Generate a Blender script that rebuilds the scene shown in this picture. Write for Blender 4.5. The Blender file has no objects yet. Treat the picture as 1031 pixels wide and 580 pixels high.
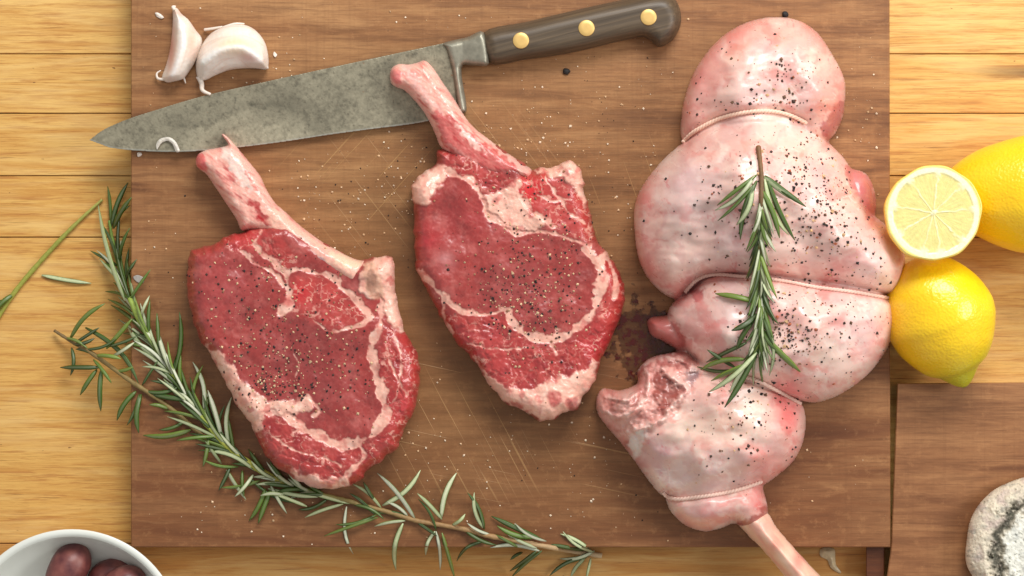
import bpy, math, random
import numpy as np
from mathutils import Vector, Matrix

# ---------------------------------------------------------------- units
# All layout is in "u": 1 u = 0.64 mm. Heights are in u above the tabletop.
K = 0.00064
ZB = 34.0            # top of the big board
D = 1875.0           # camera height above the board top, in u (1.2 m)
CX, CY = 515.5, 290.0
sc = bpy.context.scene

# ---------------------------------------------------------------- camera, light, world
cam = bpy.data.cameras.new("camera")
camo = bpy.data.objects.new("camera", cam)
sc.collection.objects.link(camo)
camo.location = (0, 0, (ZB + D) * K)
cam.sensor_width = 36
cam.lens = 36 * D / 1031.0
cam.clip_start = 0.05
cam.clip_end = 50
sc.camera = camo

w = bpy.data.worlds.new("World")
sc.world = w
w.use_nodes = True
w.node_tree.nodes["Background"].inputs[0].default_value = (1.0, 0.99, 0.965, 1)
w.node_tree.nodes["Background"].inputs[1].default_value = 0.46

def area(name, loc, target, sx, sy, power, col):
    l = bpy.data.lights.new(name, 'AREA')
    l.shape = 'RECTANGLE'; l.size = sx; l.size_y = sy; l.energy = power; l.color = col
    o = bpy.data.objects.new(name, l); sc.collection.objects.link(o)
    o.location = loc
    o.rotation_euler = (Vector(target) - Vector(loc)).to_track_quat('-Z', 'Y').to_euler()
    return o
area("window_light", (0.35, 1.25, 1.15), (0.0, 0.0, 0.02), 0.9, 0.6, 27.0, (1.0, 0.99, 0.965))
area("side_window_light", (1.35, 0.25, 0.95), (0.1, 0.0, 0.03), 0.5, 0.6, 10.5, (1.0, 0.985, 0.96))

sc.view_settings.view_transform = 'Standard'
sc.view_settings.look = 'None'
sc.view_settings.gamma = 1
sc.view_settings.exposure = 0.02

# ---------------------------------------------------------------- helpers
def S(r, g, b):
    """photograph-style 0-255 colour to linear"""
    def f(c):
        c = c / 255.0
        return c / 12.92 if c <= 0.04045 else ((c + 0.055) / 1.055) ** 2.4
    return np.array([f(r), f(g), f(b)])

def P(px, py, z):
    """plan position of a point of height z (u) -> metres"""
    k = (D - (z - ZB)) / D * K
    return ((px - CX) * k, -(py - CY) * k, z * K)

def Pv(px, py, z):
    k = (D - (z - ZB)) / D * K
    return np.stack([(px - CX) * k, -(py - CY) * k, z * K], axis=-1)

_rs = np.random.RandomState(11)
_perm = np.concatenate([_rs.permutation(256)] * 3)
_ang = _rs.rand(256) * 2 * np.pi
_gx, _gy = np.cos(_ang), np.sin(_ang)
def perlin(x, y, seed=0):
    x = np.asarray(x, float) + seed * 17.31; y = np.asarray(y, float) + seed * 9.77
    xi = np.floor(x).astype(int); yi = np.floor(y).astype(int)
    xf = x - xi; yf = y - yi
    u = xf * xf * xf * (xf * (xf * 6 - 15) + 10); v = yf * yf * yf * (yf * (yf * 6 - 15) + 10)
    def g(ix, iy, fx, fy):
        h = _perm[(_perm[ix & 255] + iy) & 255]
        return _gx[h] * fx + _gy[h] * fy
    n00 = g(xi, yi, xf, yf); n10 = g(xi + 1, yi, xf - 1, yf)
    n01 = g(xi, yi + 1, xf, yf - 1); n11 = g(xi + 1, yi + 1, xf - 1, yf - 1)
    return ((n00 * (1 - u) + n10 * u) * (1 - v) + (n01 * (1 - u) + n11 * u) * v) * 1.5
def fbm(x, y, scale, seed=0, octv=4, rough=0.5):
    a = 1.0; s = 0; t = 0; f = 1.0 / scale
    for i in range(octv):
        s = s + a * perlin(x * f, y * f, seed + i * 3); t += a; a *= rough; f *= 2.03
    return s / t
def worley(x, y, scale, seed=0):
    x = np.asarray(x, float) / scale; y = np.asarray(y, float) / scale
    xi = np.floor(x).astype(int); yi = np.floor(y).astype(int)
    f1 = np.full(x.shape, 9.0); f2 = np.full(x.shape, 9.0)
    for dj in (-1, 0, 1):
        for di in (-1, 0, 1):
            h = _perm[(_perm[(xi + di + seed) & 255] + yi + dj) & 255]; h2 = _perm[h + 57]
            d = np.hypot(xi + di + h / 255.0 - x, yi + dj + h2 / 255.0 - y)
            f2 = np.minimum(f2, np.maximum(f1, d)); f1 = np.minimum(f1, d)
    return f1, f2
def sstep(a, b, x):
    t = np.clip((x - a) / (b - a), 0, 1)
    return t * t * (3 - 2 * t)

def smooth_closed(pts, n=6, closed=True):
    pts = np.array(pts, float); m = len(pts); out = []
    rng = range(m) if closed else range(m - 1)
    for i in rng:
        if closed:
            p0, p1, p2, p3 = pts[(i - 1) % m], pts[i], pts[(i + 1) % m], pts[(i + 2) % m]
        else:
            p0, p1, p2, p3 = pts[max(i - 1, 0)], pts[i], pts[i + 1], pts[min(i + 2, m - 1)]
        for k in range(n):
            t = k / n
            out.append(0.5 * (2 * p1 + (p2 - p0) * t + (2 * p0 - 5 * p1 + 4 * p2 - p3) * t * t + (3 * p1 - p0 - 3 * p2 + p3) * t ** 3))
    if not closed: out.append(pts[-1])
    return np.array(out)

def seg_dist(x, y, pts, closed):
    """distance to a polyline, nearest point, parameter along it"""
    x = np.asarray(x, float).ravel(); y = np.asarray(y, float).ravel()
    a = np.array(pts, float)
    b = np.roll(a, -1, 0) if closed else a[1:]
    if not closed: a = a[:-1]
    d = b - a; L = np.maximum((d ** 2).sum(1), 1e-9)
    n = len(x); best = np.empty(n); bx = np.empty(n); by = np.empty(n); bt = np.empty(n)
    CH = 12000
    for s in range(0, n, CH):
        X = x[s:s + CH, None]; Y = y[s:s + CH, None]
        t = np.clip(((X - a[:, 0]) * d[:, 0] + (Y - a[:, 1]) * d[:, 1]) / L, 0, 1)
        qx = a[:, 0] + t * d[:, 0]; qy = a[:, 1] + t * d[:, 1]
        dd = (X - qx) ** 2 + (Y - qy) ** 2
        j = dd.argmin(1); r = np.arange(len(j))
        best[s:s + CH] = np.sqrt(dd[r, j]); bx[s:s + CH] = qx[r, j]; by[s:s + CH] = qy[r, j]
        bt[s:s + CH] = (j + t[r, j]) / len(a)
    return best, bx, by, bt

def inside(x, y, pts):
    x = np.asarray(x, float).ravel(); y = np.asarray(y, float).ravel()
    r = np.zeros(len(x), bool); p = np.array(pts, float); q = np.roll(p, -1, 0)
    for (x0, y0), (x1, y1) in zip(p, q):
        if y0 == y1: continue
        c = ((y0 > y) != (y1 > y)) & (x < (x1 - x0) * (y - y0) / (y1 - y0) + x0)
        r ^= c
    return r

def sdf(x, y, pts):
    d, bx, by, _ = seg_dist(x, y, pts, True)
    i = inside(x, y, pts)
    return np.where(i, d, -d), bx, by

# ---- scene objects
def link(o, parent=None):
    sc.collection.objects.link(o)
    if parent is not None: o.parent = parent
    return o
def tag(o, label=None, cat=None, group=None, kind=None):
    if label: o["label"] = label
    if cat: o["category"] = cat
    if group: o["group"] = group
    if kind: o["kind"] = kind
    return o
def empty(name, label, cat, loc=(0, 0, 0), group=None):
    o = bpy.data.objects.new(name, None); o.empty_display_size = 0.02
    sc.collection.objects.link(o); o.location = loc
    return tag(o, label, cat, group)
def mesh_obj(name, V, F, mat, parent=None, col=None, smooth=True):
    """V in world metres; re-based on the parent when there is one"""
    V = np.asarray(V, float)
    if parent is not None: V = V - np.array(parent.location)
        
    me = bpy.data.meshes.new(name)
    me.from_pydata([tuple(v) for v in V], [], [tuple(int(i) for i in f) for f in F])
    if smooth: me.polygons.foreach_set("use_smooth", [True] * len(me.polygons))
    if col is not None:
        a = me.color_attributes.new("tint", 'FLOAT_COLOR', 'POINT')
        c = np.ones((len(V), 4)); c[:, :3] = np.clip(col, 0.001, 0.98)
        a.data.foreach_set("color", c.ravel())
    me.materials.append(mat); me.update()
    return link(bpy.data.objects.new(name, me), parent)

class Surf:
    """height lookup on a regular grid, for things that rest on it"""
    def __init__(s, x0, y0, res, Z): s.x0, s.y0, s.res, s.Z = x0, y0, res, Z
    def __call__(s, x, y):
        i = (np.asarray(x) - s.x0) / s.res; j = (np.asarray(y) - s.y0) / s.res
        h, w_ = s.Z.shape
        ok = (i >= 0) & (j >= 0) & (i < w_ - 1) & (j < h - 1)
        i = np.clip(i, 0, w_ - 1.001); j = np.clip(j, 0, h - 1.001)
        a = i.astype(int); b = j.astype(int); fa = i - a; fb = j - b; Z = s.Z
        z = (Z[b, a] * (1 - fa) + Z[b, a + 1] * fa) * (1 - fb) + (Z[b + 1, a] * (1 - fa) + Z[b + 1, a + 1] * fa) * fb
        return np.where(ok, z, -1e3)

def relief(name, outline, zfun, cfun, res, zbot, mat, parent=None, under=3.0, surf=False):
    """a solid whose plan is `outline`; zfun(x,y,d)->height, cfun(x,y,d,z)->linear colour; d = distance inside the rim"""
    o = np.array(outline)
    x0, y0 = o.min(0) - 2 * res; x1, y1 = o.max(0) + 2 * res
    xs = np.arange(x0, x1, res); ys = np.arange(y0, y1, res)
    X, Y = np.meshgrid(xs, ys); h, w_ = X.shape
    x = X.ravel().copy(); y = Y.ravel().copy()
    d, bx, by = sdf(x, y, o)
    keep = d > -0.72 * res
    out = keep & (d < 0.25 * res)
    x[out] = bx[out]; y[out] = by[out]; d = np.where(out, 0, d)
    z = zfun(x, y, np.maximum(d, 0))
    idx = np.arange(h * w_).reshape(h, w_); kk = keep.reshape(h, w_)
    cell = kk[:-1, :-1] & kk[1:, :-1] & kk[:-1, 1:] & kk[1:, 1:]
    a = idx[:-1, :-1][cell]; b = idx[:-1, 1:][cell]; c = idx[1:, 1:][cell]; e = idx[1:, :-1][cell]
    F = np.stack([a, e, c, b], 1)
    used = np.zeros(h * w_, bool); used[F.ravel()] = True
    remap = -np.ones(h * w_, int); remap[used] = np.arange(used.sum())
    F = remap[F]; xx = x[used]; yy = y[used]; zz = z[used]; dd = np.maximum(d[used], 0)
    col = cfun(xx, yy, dd, zz)
    # rim
    E = np.concatenate([F[:, [0, 1]], F[:, [1, 2]], F[:, [2, 3]], F[:, [3, 0]]])
    n = len(xx); key = E[:, 0].astype(np.int64) * n + E[:, 1]; rkey = E[:, 1].astype(np.int64) * n + E[:, 0]
    rim = E[~np.isin(key, rkey)]
    rv = np.unique(rim); pos = -np.ones(n, int); pos[rv] = np.arange(len(rv))
    _, _, _, _ = 0, 0, 0, 0
    cx, cy = xx.mean(), yy.mean()
    # inward direction at the rim from neighbours inside
    nx = np.zeros(n); ny = np.zeros(n); cnt = np.zeros(n)
    for q in range(4):
        i0 = F[:, q]
        for r in (1, 2, 3):
            i1 = F[:, (q + r) % 4]
            np.add.at(nx, i0, xx[i1] - xx[i0]); np.add.at(ny, i0, yy[i1] - yy[i0]); np.add.at(cnt, i0, 1)
    L = np.hypot(nx, ny) + 1e-9; nx /= L; ny /= L
    rings = []; faces = [F]
    prev = rv; base = n; Vx = [xx]; Vy = [yy]; Vz = [zz]; C = [col]
    for f_, ins in ((0.55, 0.15), (0.15, 0.5), (0.0, 1.0)):
        zr = zbot + (zz[rv] - zbot) * f_
        Vx.append(xx[rv] + nx[rv] * ins * under); Vy.append(yy[rv] + ny[rv] * ins * under); Vz.append(zr); C.append(col[rv])
        cur = base + np.arange(len(rv))
        p0 = prev[pos[rim[:, 0]]]; p1 = prev[pos[rim[:, 1]]]
        q0 = cur[pos[rim[:, 0]]]; q1 = cur[pos[rim[:, 1]]]
        faces.append(np.stack([p1, p0, q0, q1], 1))
        prev = cur; base += len(rv)
    ax = np.concatenate(Vx); ay = np.concatenate(Vy); az = np.concatenate(Vz)
    ob = mesh_obj(name, Pv(ax, ay, az), np.concatenate(faces), mat, parent, np.concatenate(C))
    if surf:
        Z = z.reshape(h, w_).copy(); Z[~kk] = -1e3
        return ob, Surf(x0, y0, res, Z)
    return ob

def slab(name, pts, z0, z1, mat, parent=None, bev=0.0, smooth=False, col=None):
    """flat plate with a small chamfer, plan polygon pts"""
    p = np.array(pts, float); n = len(p)
    area2 = (p[:, 0] * np.roll(p[:, 1], -1) - np.roll(p[:, 0], -1) * p[:, 1]).sum()
    if area2 > 0: p = p[::-1]
    c = p.mean(0)
    d1 = p - np.roll(p, 1, 0); d2 = np.roll(p, -1, 0) - p
    d1 /= np.linalg.norm(d1, axis=1)[:, None]; d2 /= np.linalg.norm(d2, axis=1)[:, None]
    nn = np.stack([-(d1 + d2)[:, 1], (d1 + d2)[:, 0]], 1); nn /= np.linalg.norm(nn, axis=1)[:, None] + 1e-9
    inn = p + nn * bev * 1.2
    if np.linalg.norm(inn - c, axis=1).mean() > np.linalg.norm(p - c, axis=1).mean(): inn = p - nn * bev * 1.2
    V = []; F = []
    lv = [(p, z0)] + ([(p, z1 - bev), (inn, z1)] if bev else [(p, z1)])
    for q, z in lv: V += [P(a, b, z) for a, b in q]
    for l in range(len(lv) - 1):
        for i in range(n):
            j = (i + 1) % n
            F.append((l * n + i, l * n + j, (l + 1) * n + j, (l + 1) * n + i))
    F.append(tuple(range((len(lv) - 1) * n, len(lv) * n))); F.append(tuple(reversed(range(n))))
    return mesh_obj(name, V, F, mat, parent, smooth=smooth)

# ---- material helper
class NT:
    def __init__(s, name):
        s.m = bpy.data.materials.new(name); s.m.use_nodes = True; s.t = s.m.node_tree
        s.b = s.t.nodes["Principled BSDF"]
    def n(s, typ, ins=None, **kw):
        q = s.t.nodes.new(typ)
        for k, v in kw.items(): setattr(q, k, v)
        for k, v in (ins or {}).items(): s.set(q.inputs[k], v)
        return q
    def set(s, inp, v):
        if isinstance(v, bpy.types.NodeSocket): s.t.links.new(v, inp)
        else: inp.default_value = v
    def noise(s, vec, scale, detail=4, rough=0.5, dist=0.0):
        return s.n('ShaderNodeTexNoise', {'Vector': vec, 'Scale': scale, 'Detail': detail, 'Roughness': rough, 'Distortion': dist}).outputs['Fac']
    def coord(s, scale=(1, 1, 1), rot=(0, 0, 0), loc=(0, 0, 0)):
        if not hasattr(s, 'g'): s.g = s.n('ShaderNodeNewGeometry').outputs['Position']
        return s.n('ShaderNodeMapping', {'Vector': s.g, 'Scale': scale, 'Rotation': rot, 'Location': loc}).outputs[0]
    def ramp(s, fac, *st):
        r = s.n('ShaderNodeValToRGB', {'Fac': fac}); e = r.color_ramp.elements
        while len(e) < len(st): e.new(0.5)
        for q, (p, c) in zip(e, st):
            q.position = p; q.color = (*c, 1) if hasattr(c, '__len__') else (c, c, c, 1)
        return r.outputs['Color']
    def mix(s, fac, a, b, mode='MIX'):
        q = s.n('ShaderNodeMix', data_type='RGBA', blend_type=mode)
        s.set(q.inputs[0], fac)
        for i, v in ((6, a), (7, b)):
            s.set(q.inputs[i], (*v, 1) if (hasattr(v, '__len__') and not isinstance(v, bpy.types.NodeSocket) and len(v) == 3) else v)
        return q.outputs[2]
    def math(s, op, a, b=0.0, clamp=False):
        q = s.n('ShaderNodeMath', operation=op, use_clamp=clamp); s.set(q.inputs[0], a); s.set(q.inputs[1], b)
        return q.outputs[0]
    def attr(s): return s.n('ShaderNodeAttribute', attribute_name="tint").outputs['Color']
    def bump(s, h, strength, dist):
        q = s.n('ShaderNodeBump', {'Height': h, 'Strength': strength, 'Distance': dist})
        if s.b.inputs['Normal'].is_linked: s.t.links.new(s.b.inputs['Normal'].links[0].from_socket, q.inputs['Normal'])
        s.t.links.new(q.outputs[0], s.b.inputs['Normal'])
    def fin(s, **kw):
        for k, v in kw.items():
            k = k.replace('_', ' ')
            s.set(s.b.inputs[k], v)
        return s.m
def c4(c): return (float(c[0]), float(c[1]), float(c[2]), 1)

# ---------------------------------------------------------------- materials
def wood_table():
    s = NT("table_wood"); base = s.attr()
    g1 = s.noise(s.coord((4.5, 70, 70)), 3.0, 8, 0.68, 0.5)
    g2 = s.noise(s.coord((16, 560, 560)), 3.0, 4, 0.65)
    g3 = s.noise(s.coord((2.0, 22, 22), loc=(3, 1, 0)), 4.0, 5, 0.6, 0.8)
    g5 = s.noise(s.coord((7, 150, 150), loc=(9, 4, 0)), 3.0, 5, 0.7, 0.3)
    c = s.mix(s.math('MULTIPLY', s.ramp(g1, (0.40, 1.0), (0.55, 0.0)), 0.6), base, c4(S(192, 130, 60)))
    c = s.mix(s.math('MULTIPLY', s.ramp(g5, (0.54, 0.0), (0.61, 1.0)), 0.6), c, c4(S(178, 116, 60)))
    c = s.mix(s.math('MULTIPLY', s.ramp(g2, (0.52, 0.0), (0.62, 1.0)), 0.5), c, c4(S(168, 106, 48)))
    c = s.mix(s.math('MULTIPLY', s.ramp(g3, (0.48, 0.0), (0.66, 1.0)), 0.4), c, c4(S(242, 206, 136)))
    d = s.noise(s.coord((9, 330, 330), loc=(1, 7, 0)), 2.2, 4, 0.6, 0.3)
    c = s.mix(s.math('MULTIPLY', s.ramp(d, (0.63, 0.0), (0.69, 1.0)), 0.6), c, c4(S(124, 78, 40)))
    pit = s.noise(s.coord((38, 90, 90)), 4.5, 2)
    c = s.mix(s.math('MULTIPLY', s.ramp(pit, (0.74, 0.0), (0.79, 1.0)), 0.8), c, c4(S(112, 66, 34)))
    # a knot near the right edge
    kx, ky, _ = P(1040, 73, 0)
    m = s.n('ShaderNodeMapping', {'Vector': s.g, 'Location': (-kx / .045, -ky / .005, 0), 'Scale': (1 / .045, 1 / .005, 0)}).outputs[0]
    ln = s.n('ShaderNodeVectorMath', {0: m}, operation='LENGTH').outputs['Value']
    c = s.mix(s.n('ShaderNodeMapRange', {'Value': s.math('ADD', ln, s.math('MULTIPLY', g1, .8)), 'From Min': 0.5, 'From Max': 1.6, 'To Min': .85, 'To Max': 0.0}, clamp=True).outputs[0], c, c4(S(92, 52, 24)))
    s.bump(g2, 0.25, 0.0006); s.bump(g1, 0.15, 0.001)
    return s.fin(Base_Color=c, Roughness=0.55, Specular_IOR_Level=0.35)

def wood_board(name, light, mid, dark, ruddy, seed, scratches=True, redness=0.5):
    s = NT(name); L = (seed, seed * 2, 0)
    g1 = s.noise(s.coord((3.0, 26, 26), loc=L), 2.2, 6, 0.62, 0.9)
    g2 = s.noise(s.coord((9, 260, 260), loc=L), 3.0, 4, 0.6, 0.1)
    g4 = s.noise(s.coord((60, 900, 900), loc=L), 1.5, 2, 0.6)
    big = s.noise(s.coord((2.2, 3.6, 3), loc=(seed + 2, 1, 0)), 1.8, 3, 0.5)
    c = s.ramp(g1, (0.30, c4(dark)[:3]), (0.47, c4(mid)[:3]), (0.68, c4(light)[:3]))
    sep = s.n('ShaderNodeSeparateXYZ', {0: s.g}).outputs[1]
    # colour turns darker and redder toward the lower edge, wobbled by noise
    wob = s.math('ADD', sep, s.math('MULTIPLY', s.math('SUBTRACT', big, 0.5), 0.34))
    red = s.n('ShaderNodeMapRange', {'Value': wob, 'From Min': -0.13, 'From Max': 0.05, 'To Min': redness, 'To Max': 0.0}, clamp=True).outputs[0]
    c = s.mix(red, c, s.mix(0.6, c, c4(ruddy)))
    c = s.mix(s.math('MULTIPLY', s.ramp(g2, (0.5, 0.0), (0.66, 1.0)), 0.42), c, c4(dark))
    c = s.mix(s.math('MULTIPLY', s.ramp(g4, (0.52, 0.0), (0.66, 1.0)), 0.22), c, c4(dark * 0.75))
    g6 = s.noise(s.coord((8, 60, 60), loc=L), 2.5, 6, 0.7, 0.6)
    c = s.mix(s.math('MULTIPLY', s.ramp(g6, (0.5, 0.0), (0.68, 1.0)), 0.45), c, c4(dark * .9))
    c = s.mix(s.math('MULTIPLY', s.ramp(g6, (0.28, 1.0), (0.46, 0.0)), 0.35), c, c4(light * 1.1))
    # faint saw marks across the grain
    g7 = s.noise(s.coord((260, 5, 5), loc=L), 2.0, 3, 0.6)
    c = s.mix(s.math('MULTIPLY', s.ramp(g7, (0.5, 0.0), (0.72, 1.0)), 0.18), c, c4(dark))
    sp = s.noise(s.coord((25, 25, 25), loc=L), 6, 6, 0.7)
    c = s.mix(s.math('MULTIPLY', s.ramp(sp, (0.55, 0.0), (0.75, 1.0)), 0.35), c, c4(light * 1.15))
    rough = 0.48
    if scratches:
        acc = None
        for (ang, px, py, rx, ry, sd, lo) in ((62, 470, 440, 110, 70, 1, .63), (52, 440, 190, 130, 90, 5, .645), (-48, 380, 210, 120, 100, 9, .66), (70, 600, 250, 200, 150, 13, .67), (12, 480, 420, 260, 120, 17, .685)):
            v = s.coord((1, 1, 1), rot=(0, 0, math.radians(ang)), loc=(sd * .37, sd * .11, 0))
            v = s.n('ShaderNodeMapping', {'Vector': v, 'Scale': (7, 560, 1)}).outputs[0]
            f = s.ramp(s.noise(v, 1.0, 2, 0.5), (lo, 0.0), (lo + .03, 1.0))
            x, y, _ = P(px, py, ZB)
            m = s.n('ShaderNodeMapping', {'Vector': s.g, 'Location': (-x / (rx * K), -y / (ry * K), 0), 'Scale': (1 / (rx * K), 1 / (ry * K), 0)}).outputs[0]
            ln = s.n('ShaderNodeVectorMath', {0: m}, operation='LENGTH').outputs['Value']
            k = s.n('ShaderNodeMapRange', {'Value': ln, 'From Min': 0.45, 'From Max': 1.15, 'To Min': 1.0, 'To Max': 0.0}, clamp=True).outputs[0]
            f = s.math('MULTIPLY', f, k)
            acc = f if acc is None else s.math('MAXIMUM', acc, f)
        c = s.mix(s.math('MULTIPLY', acc, 0.55), c, c4(S(206, 160, 104)))
        s.bump(acc, 0.4, 0.0004)
        # worn, greyer middle of the board
        x, y, _ = P(450, 300, ZB)
        m = s.n('ShaderNodeMapping', {'Vector': s.g, 'Location': (-x / .17, -y / .17, 0), 'Scale': (1 / .17, 1 / .17, 0)}).outputs[0]
        ln = s.n('ShaderNodeVectorMath', {0: m}, operation='LENGTH').outputs['Value']
        k = s.n('ShaderNodeMapRange', {'Value': s.math('ADD', ln, s.math('MULTIPLY', sp, 0.6)), 'From Min': 0.6, 'From Max': 1.5, 'To Min': 0.45, 'To Max': 0.0}, clamp=True).outputs[0]
        c = s.mix(k, c, c4(S(122, 88, 48)))
    s.bump(g2, 0.2, 0.0006); s.bump(sp, 0.12, 0.0008)
    return s.fin(Base_Color=c, Roughness=rough, Specular_IOR_Level=0.4)

def meat_mat(name, rough=0.36, bump=0.35, sss=0.12, grain=1.0, coat=0.25):
    s = NT(name); c = s.attr()
    n1 = s.noise(s.coord((230, 230, 230)), 1.3, 3, 0.55)
    n2 = s.noise(s.coord((60, 60, 60)), 1.7, 4, 0.6, 0.6)
    v = s.n('ShaderNodeMapRange', {'Value': n1, 'From Min': 0.3, 'From Max': 0.7, 'To Min': 1 - 0.12 * grain, 'To Max': 1 + 0.12 * grain}).outputs[0]
    c = s.mix(1.0, c, s.n('ShaderNodeCombineColor', {0: v, 1: v, 2: v}).outputs[0], 'MULTIPLY')
    s.bump(n1, bump, 0.0007); s.bump(n2, bump * 0.7, 0.002)
    r = s.n('ShaderNodeMapRange', {'Value': n2, 'From Min': 0.3, 'From Max': 0.7, 'To Min': rough - 0.1, 'To Max': rough + 0.12}).outputs[0]
    return s.fin(Base_Color=c, Roughness=r, Subsurface_Weight=sss, Subsurface_Radius=(1.0, 0.35, 0.25), Subsurface_Scale=0.004,
                 Coat_Weight=coat, Coat_Roughness=0.22, Specular_IOR_Level=0.5)

def tint_mat(name, rough=0.5, bump=0.0, bscale=200, bdist=0.0005, grain=0.0, **kw):
    s = NT(name); c = s.attr()
    if bump or grain:
        n = s.noise(s.coord((bscale,) * 3), 1.0, 4, 0.6)
        if bump: s.bump(n, bump, bdist)
        if grain:
            v = s.n('ShaderNodeMapRange', {'Value': n, 'From Min': 0.3, 'From Max': 0.7, 'To Min': 1 - grain, 'To Max': 1 + grain}).outputs[0]
            c = s.mix(1.0, c, s.n('ShaderNodeCombineColor', {0: v, 1: v, 2: v}).outputs[0], 'MULTIPLY')
    return s.fin(Base_Color=c, Roughness=rough, **kw)

M_table = wood_table()
M_board = wood_board("walnut_board_wood", S(180, 132, 86), S(150, 102, 62), S(106, 66, 38), S(104, 54, 28), 1.0, redness=0.9)
M_board2 = wood_board("small_board_wood", S(176, 126, 82), S(150, 102, 64), S(108, 66, 38), S(122, 74, 44), 4.4, scratches=False)
M_block = wood_board("dark_block_wood", S(122, 72, 40), S(98, 54, 28), S(66, 34, 18), S(92, 46, 24), 7.7, scratches=False)
M_steak = meat_mat("raw_beef", 0.34, 0.20, 0.10, 0.5, 0.35)
M_bone = meat_mat("rib_bone_surface", 0.36, 0.14, 0.12, 0.3, 0.25)
M_lamb = meat_mat("lamb_surface", 0.33, 0.10, 0.18, 0.2, 0.40)
M_pepper = tint_mat("cracked_pepper", 0.7)
M_salt = tint_mat("salt_crystals", 0.35)
M_leaf = tint_mat("rosemary_leaf", 0.42, 0.2, 900, 0.0003, 0.10)
M_stem = tint_mat("rosemary_stem", 0.6, 0.5, 500, 0.0005, 0.15)
M_twine = tint_mat("butcher_twine", 0.8, 0.5, 1400, 0.0004, 0.12)
M_garlic = tint_mat("garlic_skin", 0.38, 0.15, 220, 0.0006, 0.03, Subsurface_Weight=0.15, Subsurface_Radius=(1, .8, .6), Subsurface_Scale=0.004)
M_steel = tint_mat("aged_steel", 0.40, 0.25, 260, 0.0004, 0.12, Metallic=0.5)
M_brass = tint_mat("brass_rivet", 0.42, 0.1, 300, 0.0003, 0.05, Metallic=0.35)
M_cheese = tint_mat("mould_rind", 0.85, 0.9, 260, 0.0010, 0.14)
M_flesh = tint_mat("lemon_flesh", 0.28, 0.5, 420, 0.0006, 0.06, Subsurface_Weight=0.2, Subsurface_Radius=(1, .9, .4), Subsurface_Scale=0.004)

def lemon_mat():
    s = NT("lemon_peel"); c = s.attr()
    vo = s.n('ShaderNodeTexVoronoi', {'Vector': s.coord((1, 1, 1)), 'Scale': 620.0}, feature='SMOOTH_F1').outputs['Distance']
    n = s.noise(s.coord((1, 1, 1)), 210, 3, 0.6)
    s.bump(vo, 0.5, 0.0006); s.bump(n, 0.35, 0.0012)
    return s.fin(Base_Color=c, Roughness=0.30, Coat_Weight=0.25, Coat_Roughness=0.2, Subsurface_Weight=0.12, Subsurface_Radius=(1, .7, .2), Subsurface_Scale=0.003, Specular_IOR_Level=0.5)
M_lemon = lemon_mat()

def handle_mat():
    s = NT("handle_wood")
    a = math.radians(14)
    v = s.coord((1, 1, 1), rot=(0, 0, -a)); v = s.n('ShaderNodeMapping', {'Vector': v, 'Scale': (10, 260, 260)}).outputs[0]
    g = s.noise(v, 1.4, 5, 0.65, 0.4)
    c = s.ramp(g, (0.28, c4(S(60, 48, 36))[:3]), (0.5, c4(S(82, 67, 50))[:3]), (0.75, c4(S(106, 88, 66))[:3]))
    s.bump(g, 0.3, 0.0005)
    return s.fin(Base_Color=c, Roughness=0.45)
M_handle = handle_mat()
def porcelain():
    s = NT("bowl_porcelain"); n = s.noise(s.coord((40, 40, 40)), 1.0, 2)
    c = s.mix(s.ramp(n, (0.4, 0.0), (0.7, 0.25)), c4(S(232, 234, 226)), c4(S(222, 224, 212)))
    return s.fin(Base_Color=c, Roughness=0.22)
M_bowl = porcelain()
def olive_mat():
    s = NT("olive_skin"); n = s.noise(s.coord((90, 90, 90)), 1.0, 4)
    n2 = s.noise(s.coord((600, 600, 600)), 1.0, 3)
    c = s.ramp(n, (0.35, c4(S(92, 44, 46))[:3]), (0.55, c4(S(126, 70, 64))[:3]), (0.72, c4(S(146, 92, 80))[:3]))
    s.bump(n2, 0.25, 0.0004)
    return s.fin(Base_Color=c, Roughness=0.42)
M_olive = olive_mat()
def juice_mat():
    s = NT("meat_juice_wet"); c = s.attr()
    m = s.n('ShaderNodeBsdfTransparent')
    mx = s.n('ShaderNodeMixShader'); out = s.t.nodes["Material Output"]
    a = s.n('ShaderNodeAttribute', attribute_name="tint")
    s.t.links.new(m.outputs[0], mx.inputs[1]); s.t.links.new(s.b.outputs[0], mx.inputs[2])
    n = s.noise(s.coord((200, 200, 200)), 1, 3)
    s.t.links.new(a.outputs['Alpha'], mx.inputs[0])
    s.t.links.new(mx.outputs[0], out.inputs[0])
    return s.fin(Base_Color=c, Roughness=0.12)
M_juice = juice_mat()

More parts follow.
